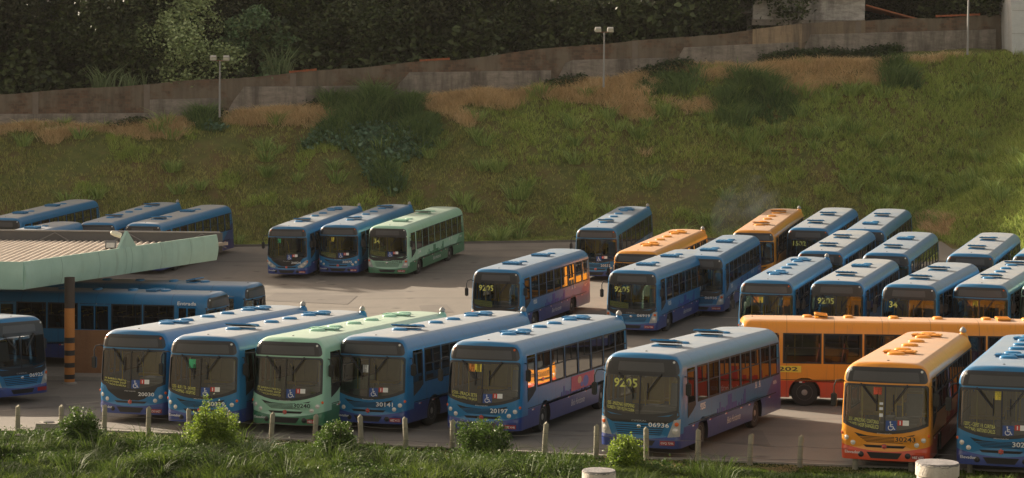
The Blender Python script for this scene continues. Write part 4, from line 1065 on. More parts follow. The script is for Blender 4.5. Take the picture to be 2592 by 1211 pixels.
# ================================================================== CANOPY
def fasc_mat():
    m, n, p = newmat('mint_fascia'); a = noise(n, .9, 4, .6); st = noise(n, 2.2, 4, .7, sc3=(1, 1, .08))
    k = ramp(n, a, (.3, (.31, .47, .39)), (.7, (.38, .55, .46))); k = mix(n, ramp(n, st, (.55, (0, 0, 0)), (.72, (.5, .5, .5))), k, (.22, .30, .24))
    n.links.new(k, p.inputs['Base Color']); p.inputs['Roughness'].default_value = .55; return m
M_FASC = fasc_mat()
def corr_mat():
    m, n, p = newmat('corrugated_sheet'); a = noise(n, 1.2, 6, .7, sc3=(1, .3, 1))
    n.links.new(ramp(n, a, (.3, (.42, .36, .30)), (.7, (.60, .53, .45))), p.inputs['Base Color']); p.inputs['Roughness'].default_value = .55; return m
cn = empty('canopy', 'mint green edged canopy with a corrugated roof over the crosswise buses', 'canopy')
A_ = (-18.95, 79.0); B_ = (-14.25, 98.3); C_ = (-46, 79.0); D_ = (-14.25, 100.9); ZB, ZTf = 3.19, 4.28
def fascia(p, q, z0p, z1p, z0q, z1q, out, n=14):
    """slightly bellied fascia board"""
    mb = MB(); V = []
    d = Vector((q[0]-p[0], q[1]-p[1])).normalized(); nv = Vector((d.y, -d.x))*out
    for i in range(n+1):
        t = i/n; x = p[0]+(q[0]-p[0])*t; y = p[1]+(q[1]-p[1])*t; z0 = z0p+(z0q-z0p)*t; z1 = z1p+(z1q-z1p)*t
        for s in (0, .25, .5, .75, 1):
            o = .10*(1-(2*s-1)**2); V.append((x+nv.x*o, y+nv.y*o, z0+(z1-z0)*s))
        V.append((x-nv.x*.06, y-nv.y*.06, z1)); V.append((x-nv.x*.06, y-nv.y*.06, z0))
    F = []
    for i in range(n):
        a, b = 7*i, 7*i+7
        for k in range(7): F.append((a+k, b+k, b+(k+1) % 7, a+(k+1) % 7))
    F += [tuple(range(7))[::-1], tuple(7*n+k for k in range(7))]
    mb.add(V, F); return mb.obj('fascia', [M_FASC], cn, 30)
fascia(A_, B_, 3.19, 4.27, 3.19, 4.42, 1); fascia(C_, A_, 3.19, 4.27, 3.19, 4.27, 1)
for t in (.16, .335, .47, .50, .66, .83):
    x_ = A_[0]+(B_[0]-A_[0])*t; y_ = A_[1]+(B_[1]-A_[1])*t; dd = Vector((B_[0]-A_[0], B_[1]-A_[1])).normalized(); z1_ = 4.27+.15*t
    V = []
    for s_ in (0, .25, .5, .75, 1):
        o_ = .10*(1-(2*s_-1)**2)+.004
        for e_ in (-.018, .018): V.append((x_+dd.y*o_+dd.x*e_, y_-dd.x*o_+dd.y*e_, 3.19+(z1_-3.19)*s_))
    link('sheet_joint', mesh('sheet_joint', V, [(2*i, 2*i+1, 2*i+3, 2*i+2) for i in range(4)], plain('joint_dark_mint', (.17, .26, .21), .7)), cn)
M_BACKF = plain('grey_sheet', (.10, .095, .095), .7, var=.12, scale=1)
bf = MB().box((-30.2, 99.9, 3.95), (32.0, .08, .95)).obj('back_fascia', [M_BACKF], cn)
for x in np.arange(-44, -15, 3.6):
    for s in (-1, 1):
        MB().tube([(x, 99.80, 4.36), (x+s*1.25, 99.5, 3.70)], .025, 6).obj('brace', [plain('brace_grey', (.20, .19, .185), .6)], cn)
MB().tube([(-46, 99.82, 4.45), (-14.3, 99.82, 4.45)], .045, 6).obj('edge_rail', [plain('rail_grey', (.3, .29, .28), .6)], cn)
cr = MB(); V = []; F = []; pitch = .30; seg = 5
xsx = np.arange(-52, -14.0, pitch/seg)
rowsy = [79.1, 86, 93, 99.8]
def right_edge(y): return A_[0]+.06+(y-A_[1])*(B_[0]-A_[0])/(B_[1]-A_[1])-.10
for j, yy in enumerate(rowsy):
    for i, x in enumerate(xsx):
        ph = (i % seg)/seg; z = 3.84+(.15 if i % seg in (0, 1) else (0 if i % seg in (3, 4) else .075))
        xx = min(x+4-.095*(yy-79), right_edge(yy)); V.append((xx, yy, z))
for j in range(3):
    for i in range(len(xsx)-1):
        a = j*len(xsx)+i; F.append((a, a+1, a+1+len(xsx), a+len(xsx)))
cr.add(V, F); cr.obj('corrugated_roof', [corr_mat()], cn)
gs = MB(); gx, gy = -16.9, 87.2
gp = on = at(315*1/.9938+2, 640, 87.5)
d = Vector((B_[0]-A_[0], B_[1]-A_[1])).normalized(); tpos = .486; gx = A_[0]+(B_[0]-A_[0])*tpos; gy = A_[1]+(B_[1]-A_[1])*tpos
gs.add([(gx-d.x*.88, gy-d.y*.88, 4.32), (gx+d.x*.88, gy+d.y*.88, 4.36), (gx-.02, gy, 5.05), (gx-d.x*.88-.12, gy-d.y*.88, 4.32), (gx+d.x*.88-.12, gy+d.y*.88, 4.36), (gx-.14, gy, 5.05)], [(0, 1, 2), (3, 5, 4), (0, 3, 4, 1), (1, 4, 5, 2), (2, 5, 3, 0)]); gs.obj('gusset', [M_FASC], cn)
fl = MB().box((0, 0, .22), (.5, .22, .36), rot=Matrix.Rotation(R(-25), 3, 'X')).box((0, -.13, .20), (.40, .02, .26), 1, rot=Matrix.Rotation(R(-25), 3, 'X')).obj('floodlight', [M_GREYP, M_LENS], None, None, .01)
q = at(281, 640, 93.5); fl.location = (q[0], 93.5, 3.93); tag(fl, 'grey floodlight box standing on the corrugated canopy roof', 'floodlight')
MB().tube([(-.2, 0, 0), (-.2, 0, .12)], .02, 6).obj('bracket', [M_GREYP], fl)
sp = MB(); sp.tube([(0, 0, 0), (0, 0, .55)], .03, 8)
spo = sp.obj('canopy_lamp', [M_GALV], None); q = at(306, 600, 89.5); spo.location = (q[0], 89.5, q[2]-.42); tag(spo, 'pale cylindrical lamp on a stub above the canopy gusset', 'lamp')
lh = MB(); lh.lathe([(.05, -.42), (.13, -.38), (.17, -.1), (.16, .2), (.10, .24)], 14, axis='X'); lho = lh.obj('lamp_shade', [plain('cream_lamp', (.66, .60, .50), .5)], spo, 40); lho.location = (-.15, 0, .52); lho.rotation_euler = (0, R(18), 0); lho.scale = (.75, .75, .75)
# striped column
cl = empty('striped_column', 'round orange column with black stripes holding up the canopy', 'column'); cp = on_ground(176, 973); cl.location = (cp[0], cp[1], cp[2])
M_ORCOL = plain('orange_column_paint', (.46, .17, .03), .6, var=.2, scale=2); M_BKCOL = plain('black_stripe_paint', (.02, .018, .016), .6); M_BRCOL = plain('brown_column_paint', (.055, .038, .028), .7)
H_ = 3.19-cp[2]; r_ = .205
sh = MB(); z = 0; zs_ = [(0, .22, 0), (.22, .40, 1), (.40, .68, 0), (.68, .87, 1), (.87, 1.16, 0), (1.16, 1.37, 1), (1.37, 1.66, 0), (1.66, 1.88, 1), (1.88, 3.05, 0), (3.05, H_+.35, 2)]
for a, b, mi in zs_:
    V = [(r_*math.cos(2*math.pi*k/24), r_*math.sin(2*math.pi*k/24), h) for h in (a, b) for k in range(24)]; sh.add(V, [(k, (k+1) % 24, 24+(k+1) % 24, 24+k) for k in range(24)], mi)
sh.obj('shaft', [M_ORCOL, M_BKCOL, M_BRCOL], cl, 40)
MB().lathe([(.30, 0), (.30, .06), (.24, .10)], 24).obj('base', [M_CONC], cl, 40)
# ochre screen wall beyond the column
q0 = on_ground(190, 958); sw = MB().box((q0[0]+1.3, q0[1]+.6, q0[2]+.95), (2.9, .14, 1.95)).obj('screen_wall', [rough_render('brown_paint_wall', (.26, .125, .055), (.32, .16, .075), (.20, .10, .05))], None, None, .01); tag(sw, 'low orange brown wall behind the striped column', 'wall')
# concrete inspection box
q = on_ground(120, 1106)
cb = MB(); cb.box((0, 0, .22), (.85, .7, .44), taper=.82); cb.obj('x', [M_CONC]); cbo = bpy.data.objects['x']; cbo.name = 'concrete_block'; cbo.location = (q[0], q[1]+.2, q[2]); tag(cbo, 'tapered concrete block with a lid hole beside the left fence posts', 'block')
MB().lathe([(.18, .44), (.18, .46), (.14, .465)], 18).obj('lid', [M_BLK], cbo, 40)

# ================================================================== FENCE
M_POST = rough_render('grey_post', (.20, .19, .145), (.32, .30, .22), (.13, .125, .09))
posts = [(44, 1022, 1116), (153, 1022, 1114), (264, 1022, 1112), (373, 1026, 1116), (476, 1030, 1150), (580, 1036, 1130), (684, 1040, 1138), (794, 1045, 1136), (908, 1047, 1134), (1020, 1052, 1142), (1137, 1058, 1146), (1260, 1070, 1146), (1372, 1065, 1152), (1499, 1070, 1168), (1627, 1078, 1194), (1758, 1082, 1196), (1889, 1093, 1203), (2014, 1097, 1208), (2153, 1100, 1214), (2294, 1110, 1222), (2440, 1118, 1230), (2590, 1124, 1238)]
wpts = [[], [], []]
PLAB = ['nearest the left edge, left of the concrete block', 'between the concrete block and the round dark shrub', 'just right of the round dark shrub', 'in front of the middle of bus 20030', 'almost hidden in the brightest shrub', 'just right of the brightest shrub',
 'in front of the left half of green bus 30240', 'in front of the number plate of green bus 30240', 'just right of the low dark shrub before bus 30141', 'in front of the right corner of bus 30141', 'just left of the spreading shrub before bus 20197', 'just right of the spreading shrub, at bus 20197 plate',
 'right of bus 20197 before its front wheel', 'left of bus 06936, standing before dark asphalt', 'in front of bus 06936, right of the small bright shrub', 'in front of the front wheel of bus 06936', 'first on the open asphalt right of bus 06936', 'second on the open asphalt right of bus 06936',
 'in front of the left half of the orange bus 30243', 'in front of the right half of the orange bus 30243', 'in front of the blue bus at the right edge', 'at the right edge of the picture']
PLAB = ['nearest the left edge, left of the concrete block', 'between the concrete block and the round dark shrub', 'just right of the round dark shrub', 'in front of the middle of bus 20030', 'almost hidden in the brightest shrub', 'just right of the brightest shrub',
 'in front of the left half of green bus 30240', 'in front of the number plate of green bus 30240', 'just right of the low dark shrub before bus 30141', 'in front of the right corner of bus 30141', 'just left of the spreading shrub before bus 20197', 'just right of the spreading shrub, at bus 20197 plate',
 'right of bus 20197 before its front wheel', 'left of bus 06936, standing before dark asphalt', 'in front of bus 06936, right of the small bright shrub', 'in front of the front wheel of bus 06936', 'first on the open asphalt right of bus 06936', 'second on the open asphalt right of bus 06936',
 'in front of the left half of the orange bus 30243', 'in front of the right half of the orange bus 30243', 'in front of the blue bus at the right edge', 'at the right edge of the picture']
tilt_r = random.Random(5)
for i, (px, pt, pb) in enumerate(posts):
    px /= .9938; pt /= .9938; pb /= .9938
    Y = float(edge_Y((px-1296)/FPX*60))-.55; a = at(px, pt, Y); x = a[0]; zb = float(T(x, Y))-.3; h = a[2]-zb
    root = empty('fence_post', None, 'fence post', 'round concrete posts of the wire fence'); root.location = (x, Y, zb)
    root['label'] = 'fence post '+PLAB[i]
    r = .082
    MB().tube([(0, 0, 0), (tilt_r.uniform(-.02, .02), 0, h*.5), (tilt_r.uniform(-.03, .03), tilt_r.uniform(-.02, .02), h-.02), (0, 0, h)], [r*1.05, r, r*.95, r*.8], 12).obj('shaft', [M_POST], root, 40)
    MB().tube([(0, -r-.004, h-.30), (0, -r-.012, h-.30)], .012, 6).obj('staple', [M_BLK], root)
    for k, f in enumerate((.30, .68, 1.02)): wpts[k].append((x, Y-r-.012, zb+h-f+.0))
M_WIRE = plain('fence_wire', (.16, .15, .14), .6, .5)
for k in range(3):
    pts = []
    for a, b in zip(wpts[k][:-1], wpts[k][1:]):
        for t in (0, .25, .5, .75): pts.append((a[0]+(b[0]-a[0])*t, a[1]+(b[1]-a[1])*t, a[2]+(b[2]-a[2])*t-.035*4*t*(1-t)))
    pts.append(wpts[k][-1])
    o = MB().tube(pts, .006, 5).obj('fence_wire', [M_WIRE]); tag(o, ['uppermost', 'middle', 'lowest'][k]+' wire strung along the concrete fence posts', 'wire', 'wires of the fence')
# concrete pipe ends in the near verge
def pipe(px, pyt, Y, wpx, label):
    t = at(px, pyt, Y); r = wpx/2*Y/FPX; root = empty('concrete_column', label, 'column', 'white round columns in the near verge'); root.location = (t[0], Y, t[2]-2.6)
    M = rough_render('whitewashed_concrete', (.50, .46, .40), (.60, .56, .50), (.36, .32, .27))
    MB().lathe([(r*.93, 0), (r*.93, 2.28), (r, 2.30), (r, 2.57), (r*.97, 2.6), (.0, 2.6)], 40, m=0).obj('shaft', [M], root, 35)
    m = MB(); k = 40; ra = random.Random(int(px)); V = [(0, 0, 2.625)]
    for j in range(k): a = 2*math.pi*j/k; V.append((r*.96*math.cos(a), r*.96*math.sin(a), 2.622))
    for j in range(k): a = 2*math.pi*j/k; V.append((r*1.008*math.cos(a), r*1.008*math.sin(a), 2.60-ra.random()*.07))
    F = [(0, 1+j, 1+(j+1) % k) for j in range(k)]+[(1+j, 1+k+j, 1+k+(j+1) % k, 1+(j+1) % k) for j in range(k)]
    m.add(V, F); m.obj('peeling_cap', [rough_render('peeling_bitumen', (.20, .19, .19), (.30, .29, .29), (.05, .05, .05))], root)
pipe(2373, 1172, 50, 110, 'thick white concrete column with a peeling grey top below the orange bus')
pipe(1516, 1192, 51, 86, 'white concrete column of which only the top rim shows at the bottom edge')

# patches of newer asphalt and tyre scrubbed arcs on the yard
def patch(name, pts, mat):
    P = [on_ground(*p) for p in pts]; c = sum(P)/len(P); V = []; n = 10
    ring = []
    for a, b in zip(P, P[1:]+P[:1]):
        for i in range(n): q = a+(b-a)*i/n; ring.append(q)
    V = [(c[0], c[1], float(G(c[0], c[1]))+.026)]
    for k in (.5, 1):
        for q in ring: x, y = c[0]+(q[0]-c[0])*k, c[1]+(q[1]-c[1])*k; V.append((x, y, float(G(x, y))+.026))
    m = len(ring); F = [(0, 1+i, 1+(i+1) % m) for i in range(m)]+[(1+i, 1+m+i, 1+m+(i+1) % m, 1+(i+1) % m) for i in range(m)]
    o = link(name, mesh(name, V, F, mat)); tag(o, kind='structure')
DKA = asphalt_mat(); DKA.name = 'newer_asphalt'
for nd in DKA.node_tree.nodes:
    if nd.type == 'VALTORGB':
        for e in nd.color_ramp.elements:
            if e.color[0] > .09 and abs(e.color[0]-e.color[2]) > .01: e.color = (e.color[0]*.80, e.color[1]*.80, e.color[2]*.82, 1)
patch('asphalt_patch', [(700, 742), (905, 750), (880, 772), (660, 762)], DKA); patch('asphalt_patch', [(1060, 775), (1130, 772), (1150, 792), (1070, 795)], DKA); patch('asphalt_patch', [(1760, 1085), (1930, 1092), (1950, 1130), (1770, 1118)], DKA); patch('asphalt_patch', [(20, 1010), (150, 1004), (170, 1030), (30, 1038)], DKA)

# ================================================================== VEGETATION
def fast_mesh(name, V, F, mat, mi=None):
    k = F.shape[1]; me = bpy.data.meshes.new(name); me.vertices.add(len(V)); me.vertices.foreach_set('co', np.ascontiguousarray(V, np.float32).ravel())
    me.loops.add(F.size); me.loops.foreach_set('vertex_index', F.ravel().astype(np.int32)); me.polygons.add(len(F))
    me.polygons.foreach_set('loop_start', np.arange(0, F.size, k, dtype=np.int32)); me.update(calc_edges=True)
    for m in (mat if isinstance(mat, list) else [mat]): me.materials.append(m)
    if mi is not None: me.polygons.foreach_set('material_index', mi.astype(np.int32))
    return me
def leaf_mat(name, c0, c1, scale=.8, rough=.55, trans=.25, spec=.3):
    m, n, p = newmat(name); a = noise(n, scale, 4, .6); b = noise(n, scale*9, 3, .7); g = N(n, 'ShaderNodeNewGeometry')
    k = math_(n, 'ADD', math_(n, 'MULTIPLY', a, .45), math_(n, 'ADD', math_(n, 'MULTIPLY', b, .25), math_(n, 'MULTIPLY', g.outputs['Random Per Island'], .35)))
    c = ramp(n, k, (.32, c0), (.72, c1)); n.links.new(c, p.inputs['Base Color'])
    p.inputs['Roughness'].default_value = rough; p.inputs['Specular IOR Level'].default_value = spec
    t = N(n, 'ShaderNodeBsdfTranslucent'); n.links.new(mix(n, .5, c, (.4, .5, .08), 'MULTIPLY') if False else c, t.inputs[0])
    ms = N(n, 'ShaderNodeMixShader'); ms.inputs[0].default_value = trans; n.links.new(p.outputs[0], ms.inputs[1]); n.links.new(t.outputs[0], ms.inputs[2])
    n.links.new(ms.outputs[0], n.nodes['Material Output'].inputs[0]); return m
def blades(P, nb, h, w, spread=.5, lean=.5, r=rng, hvar=.5):
    """P: (n,3) tuft feet -> curved tapering blades, 5 verts each (2 quads as tri+quad -> all quads with doubled tip)"""
    n = len(P); h = np.broadcast_to(h, (n,)); P = np.repeat(P, nb, 0); H = np.repeat(h, nb)*(1-hvar+hvar*2*r.random(n*nb)*.75)
    a = r.random(n*nb)*2*np.pi; ln = lean*H*(.3+r.random(n*nb)); off = np.stack([np.cos(a), np.sin(a)], 1)
    B = P.copy(); B[:, :2] += off*(spread*r.random(n*nb)*np.repeat(h, nb))[:, None]*.5
    tw = r.random(n*nb)*2*np.pi; ww = w*(.6+.8*r.random(n*nb)); S = np.stack([np.cos(tw), np.sin(tw), 0*tw], 1)*ww[:, None]
    mid = B.copy(); mid[:, :2] += off*(ln*.35)[:, None]; mid[:, 2] += H*.62
    tip = B.copy(); tip[:, :2] += off*ln[:, None]; tip[:, 2] += H*(1-.35*lean*r.random(n*nb))
    V = np.stack([B-S, B+S, mid+S*.8, mid-S*.8, tip+S*.12, tip-S*.12], 1).reshape(-1, 3); k = np.arange(n*nb)*6
    F = np.concatenate([np.stack([k, k+1, k+2, k+3], 1), np.stack([k+3, k+2, k+4, k+5], 1)]); return V, F
def leaves(C, size, r=rng, aspect=.55, up=.3, fold=True):
    """leaf shaped quads (a folded diamond) at centres C, random facing"""
    n = len(C); s = np.broadcast_to(size, (n,))*(.6+.8*r.random(n)); d = r.normal(size=(n, 3)); d[:, 2] *= .6; d /= np.linalg.norm(d, axis=1)[:, None]
    q = r.normal(size=(n, 3)); q[:, 2] += up; u = np.cross(d, q); u /= np.linalg.norm(u, axis=1)[:, None]; nn = np.cross(d, u)
    V = np.stack([C-d*s[:, None]*.5, C+u*(s*aspect*.5)[:, None]+nn*(s*.08)[:, None], C+d*s[:, None]*.5, C-u*(s*aspect*.5)[:, None]+nn*(s*.08)[:, None]], 1).reshape(-1, 3)
    k = np.arange(n)*4; return V, np.stack([k, k+1, k+2, k+3], 1)
def inpoly(px, py, P):
    c = np.zeros(len(px), bool); j = len(P)-1
    for i in range(len(P)):
        xi, yi = P[i]; xj, yj = P[j]
        t = ((yi > py) != (yj > py)) & (px < (xj-xi)*(py-yi)/(yj-yi+1e-9)+xi); c ^= t; j = i
    return c
STRAW = [[(-60, 325), (60, 328), (50, 350), (-60, 362)], [(95, 345), (300, 322), (480, 298), (497, 350), (440, 362), (330, 345), (230, 348), (120, 365)],
 [(572, 300), (640, 268), (760, 255), (838, 262), (832, 300), (720, 330), (600, 330)], [(1075, 232), (1200, 222), (1225, 262), (1190, 330), (1150, 310), (1080, 270)],
 [(1200, 228), (1330, 240), (1310, 262), (1220, 280)], [(1300, 240), (1440, 215), (1660, 205), (1650, 255), (1600, 305), (1500, 262), (1400, 250)], [(1690, 262), (1800, 250), (1830, 275), (1720, 290)],
 [(1745, 196), (1960, 155), (2230, 135), (2430, 118), (2440, 140), (2260, 170), (2190, 205), (2080, 215), (2010, 250), (1920, 205), (1820, 200)], [(2300, 540), (2400, 545), (2395, 600), (2330, 590)]]
DARK = [[(835, 262), (900, 235), (980, 222), (1080, 250), (1120, 320), (1090, 380), (1020, 420), (1000, 480), (960, 490), (940, 430), (880, 380), (820, 370), (760, 390), (740, 370), (820, 330)],
 [(1790, 260), (1860, 200), (1960, 215), (2010, 262), (1980, 310), (1850, 330)], [(490, 285), (560, 290), (570, 330), (500, 335)], [(1660, 190), (1750, 175), (1740, 235), (1640, 250)], [(2230, 190), (2300, 160), (2330, 220), (2250, 240)]]
def bank_points(n, seed, near=False):
    r = np.random.default_rng(seed); x = r.uniform(-44, 50, n); y = r.uniform(KERB_Y-34, 158, n)
    z = T(x, y); ok = (y < wall_Y(x)-.3) & ((y > KERB_Y+.3) | (x > 28.0+.30*(KERB_Y-y))); x, y, z = x[ok], y[ok], z[ok]
    px, py = proj(x, y, z); ok = (px > -160) & (px < 2760) & (py > -20); return x[ok], y[ok], z[ok], px[ok], py[ok]
GR0 = leaf_mat('bank_grass', (.13, .165, .05), (.52, .50, .17), .45, .8, .2, .15)
GR1 = leaf_mat('fresh_grass', (.19, .28, .06), (.52, .60, .17), .5, .75, .25, .15)
GRD = leaf_mat('dark_cane_grass', (.065, .125, .045), (.22, .31, .11), .5, .7, .2, .2)
STR = leaf_mat('dry_straw', (.48, .34, .18), (.88, .70, .42), .6, .85, .15, .1)
def stuff(name, V, F, mat, label, cat): o = link(name, fast_mesh(name, V, F, mat)); tag(o, label, cat, kind='stuff'); return o
x, y, z, px, py = bank_points(190000, 11)
straw = np.zeros(len(x), bool); dark = straw.copy()
jit = vnoise(x, y, 1.6, 8)*60+vnoise(x, y, .5, 9)*36
for P in STRAW: straw |= inpoly(px+jit, py+jit*.4, P)
for P in DARK: dark |= inpoly(px+jit, py+jit*.5, P)
wd_ = wall_Y(x)-y; straw |= (wd_ > .7) & (wd_ < 2.6+vnoise(x, y, 2.1, 15)*3) & (vnoise(x, y, 1.4, 16) > -.22) & (px < 2480)
straw |= (vnoise(x, y, 1.2, 12)+.5*vnoise(x, y, 4, 13) > .60) & (x < 26) & (py < 400)
straw &= ~dark
nz = vnoise(x, y, 4.5, 21)+.6*vnoise(x, y, 1.3, 22)
dens = np.random.default_rng(3).random(len(x))
lit = x > 27+.3*(KERB_Y-y)  # sunlit right slope: its light is put in as extra bright tufts
kp = ~straw & ~dark & (dens < np.clip(.50+nz*1.1, .22, 1)); P0 = np.stack([x, y, z], 1)
V, F = blades(P0[kp], 5, .26+.16*(dens[kp]), .016, 1.2, .8); stuff('bank_grass', V, F, GR0, 'short rough grass covering the bank', 'grass')
fresh = ~straw & ~dark & ((vnoise(x, y, 1.7, 31)+.5*vnoise(x, y, 5, 32) > .30) | (lit & (dens < .5)) | ((py < 420) & (px > 1240) & (dens < .22))) & (dens < .6)
V, F = blades(P0[fresh], 8, .52, .017, .7, .9); stuff('tall_grass', V, F, GR1, 'fresher tufted grass in clumps on the bank, thickened to brighten its sunlit right slope', 'grass')
V, F = blades(P0[straw], 9, .62, .016, 1.4, 1.35); stuff('dry_straw', V, F, STR, 'dry tan straw lying along the top of the bank', 'straw')
dk = dark & (dens < .55)
V, F = blades(P0[dk], 12, np.clip(1.0+vnoise(P0[dk][:, 0], P0[dk][:, 1], 1.3, 66)*2.0, .35, 2.0), .030, .7, .95); stuff('cane_thicket', V, F, GRD, 'dark green cane grass thickets on the bank', 'thicket')
cl = leaves(np.repeat(P0[dark & (py > 330)], 6, 0)+rng.normal(size=(int((dark & (py > 330)).sum())*6, 3))*np.array([.18, .18, .16])+np.array([0, 0, .35]), .30, aspect=.8)
stuff('creeper', *cl, leaf_mat('creeper_leaf', (.07, .14, .08), (.17, .28, .18), 1, .5, .2), 'broad leaved creeper hanging below the cane thicket', 'creeper')
# larger separate tufts that stand out of the sward
r5 = np.random.default_rng(77); tl = [(1180, 700), (1330, 480), (1540, 300), (1560, 330), (1610, 350), (1350, 250), (1900, 390), (1960, 340), (2050, 350), (2100, 260), (2160, 240), (2230, 245), (2260, 200), (2400, 380), (2420, 250), (2450, 230), (1090, 410), (830, 420), (700, 390), (2330, 470), (2260, 500), (1800, 350), (1850, 310), (2480, 210)]
bx, by, bz, bu, bv = bank_points(30000, 99)
TP = []
for (qx, qy) in tl:
    k = np.argmin((bu-qx)**2+(bv-qy)**2); TP.append((bx[k], by[k], bz[k]))
kk = r5.choice(len(bx), 210, replace=False); kk = kk[(bu[kk] > 1150) | (r5.random(len(kk)) < .3)]; kk = kk[bv[kk] > 235]
TP = np.array(TP+[(bx[k], by[k], bz[k]) for k in kk])
V, F = blades(TP, 70, .95+.5*r5.random(len(TP)), .026, .7, 1.25, hvar=.4); stuff('guinea_grass', V, F, leaf_mat('guinea_leaf', (.14, .23, .06), (.42, .52, .17), .5, .7, .2, .2), 'large arching grass clumps scattered over the bank', 'grass')
# strip of short grass between kerb and bank, brighter
n = 26000; x = rng.uniform(-44, 31, n); y = rng.uniform(KERB_Y+.25, KERB_Y+2.6, n); P = np.stack([x, y, T(x, y)], 1)
V, F = blades(P, 5, .16, .014, 1.2, .8); stuff('kerbside_grass', V, F, GR1, 'short bright grass strip behind the far kerb', 'grass')

# ------------------------------------------------------------------ trees
BARK = plain('bark', (.060, .048, .036), .95, var=.4, scale=4)
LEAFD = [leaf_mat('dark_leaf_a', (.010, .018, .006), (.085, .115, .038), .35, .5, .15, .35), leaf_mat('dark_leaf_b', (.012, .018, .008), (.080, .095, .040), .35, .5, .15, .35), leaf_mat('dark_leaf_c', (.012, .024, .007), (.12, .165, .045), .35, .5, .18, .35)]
def tree(x, y, H, crown_r, z_low, mat, label, seed, n_vis, leaf=.30, group='dark trees beyond the wall', trunk=True, cat='tree', aspect=.55, nclump=46, flat=.8):
    r = np.random.default_rng(seed); z0 = float(T(x, y)); root = empty('tree', label, cat, group); root.location = (x, y, z0-.3)
    if trunk:
        m = MB(); top = H*.82; tr_ = .028*H; pts = [(r.normal()*.02*H*t, r.normal()*.02*H*t, top*t) for t in np.linspace(0, 1, 7)]; m.tube(pts, [tr_*(1-.8*t) for t in np.linspace(0, 1, 7)], 9)
        for k in range(9):
            t = r.uniform(.2, .9); b = Vector(pts[int(t*6)]); a = r.random()*6.28; ln = crown_r*r.uniform(.5, .85); m.tube([b, b+Vector((math.cos(a)*ln*.5, math.sin(a)*ln*.5, ln*.35)), b+Vector((math.cos(a)*ln, math.sin(a)*ln, ln*.45))], [tr_*.4, tr_*.25, tr_*.08], 6)
        m.obj('trunk', [BARK], root, 60)
    # clumps spread through an egg shaped crown from z_low to H
    zc = (H+z_low)/2; hz = (H-z_low)/2; cc = []
    while len(cc) < nclump:
        p = r.uniform(-1, 1, 3); d = np.linalg.norm(p)
        if .42 < d < 1.0: cc.append((p[0]*crown_r, p[1]*crown_r*.8, zc+p[2]*hz))
    cc = np.array(cc); cr = crown_r*r.uniform(.20, .36, len(cc))
    lowm = cc[:, 2]+z0 < 23.5            # part that can be seen from the yard carries fine leaves
    out = []
    for c, s, lo in zip(cc, cr, lowm):
        k = int(n_vis/len(cc)*(1.0 if lo else .30)*(s/crown_r/.28)**2); d = r.normal(size=(k, 3)); d /= np.linalg.norm(d, axis=1)[:, None]; rad = s*(.55+.5*r.random(k))
        q = c+d*rad[:, None]*np.array([1, 1, flat]); q += r.normal(size=(k, 3))*.12; out.append((q, leaf if lo else leaf*2.4))
    Vs = []; Fs = []; o = 0
    for q, s in out:
        V, F = leaves(q, s, r, aspect); Vs.append(V); Fs.append(F+o); o += len(V)
    link('crown', fast_mesh('crown', np.concatenate(Vs), np.concatenate(Fs), mat), root)
    return root
lab = ['dark broad crowned tree behind the left end of the wall', 'dark dense tree behind the wall at the left edge', 'dark tree rising left of the pale shrub', 'dark tree directly behind the pale glossy shrub', 'dark tree behind the cane clump on the wall',
 'dark tree right of the cane clump', 'dark tree above the terracotta coping', 'dark tree behind the wall left of the white speckled bush', 'dark tree above the white speckled bush', 'dark tree left of the middle lamp post', 'dark tree behind the middle lamp post', 'dark tree right of the middle lamp post', 'dark tree left of the grey shed', 'green tree behind the tiled lean-to', 'dark tree between the lean-to and the pale tower', 'dark tree hanging over the wall beside the pale tower']
tx = [-46, -40, -34.5, -29.5, -23.5, -17.5, -12.5, -7, -1.5, 4, 9.5, 14, 18.5, 30.5, 35.5, 38.5]
for i, x in enumerate(tx):
    y = float(wall_Y(x))+6+(i % 3)*1.9; H = (11.0 if x < -15 else 6.0 if x < 24 else 8)+(i*7 % 5)*.5
    if x > 36: y -= 2; H = 9
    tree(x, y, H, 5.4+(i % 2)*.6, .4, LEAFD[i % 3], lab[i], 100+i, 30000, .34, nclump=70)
for i, x in enumerate((-54, -62, -71, -80)): tree(x, float(wall_Y(x))+6, 12.5, 6.5, .4, LEAFD[i % 3], ['large tree standing next beyond the left edge of the picture', 'large tree two crowns beyond the left edge', 'large tree three crowns beyond the left edge', 'outermost large tree beyond the left edge'][i], 700+i, 5000, .9)
# hidden second line closes the wood
bx = [(-43, 170), (-36, 171), (-27, 172), (-19, 171), (-10, 172), (-3, 173), (5, 173), (12, 174), (19, 175), (25, 176), (31, 176), (38, 176), (45, 172)]
BL = ['at its left end', 'behind the left edge trees', 'left behind the pale tree', 'right behind the pale tree', 'behind the tall cane', 'behind the terracotta coping', 'left of the speckled bush', 'behind the speckled bush', 'behind the middle lamp post', 'left behind the grey shed', 'behind the whitewashed house', 'behind the tiled lean-to', 'behind the pale tower']
for i, (x, y) in enumerate(bx): tree(x, y, 10 if i < 4 else 4.5 if i < 10 else 5, 6.2, .8, LEAFD[(i+1) % 3], 'dark tree of the second line in the wood, '+BL[i], 300+i, 14000, .5, 'second line of trees in the wood', nclump=40)
n = 60000; ux = rng.uniform(-46, 47, n); uy = wall_Y(ux)+rng.uniform(1.0, 13, n)
uz = T(ux, uy)+np.clip((vnoise(ux, uy, 3.1, 51)+.62), .1, 1.2)*rng.random(n)**.7*7.5
keep = ~((ux > 14.8) & (ux < 32.5) & (uy < 172))
C = np.stack([ux, uy, uz], 1)[keep]
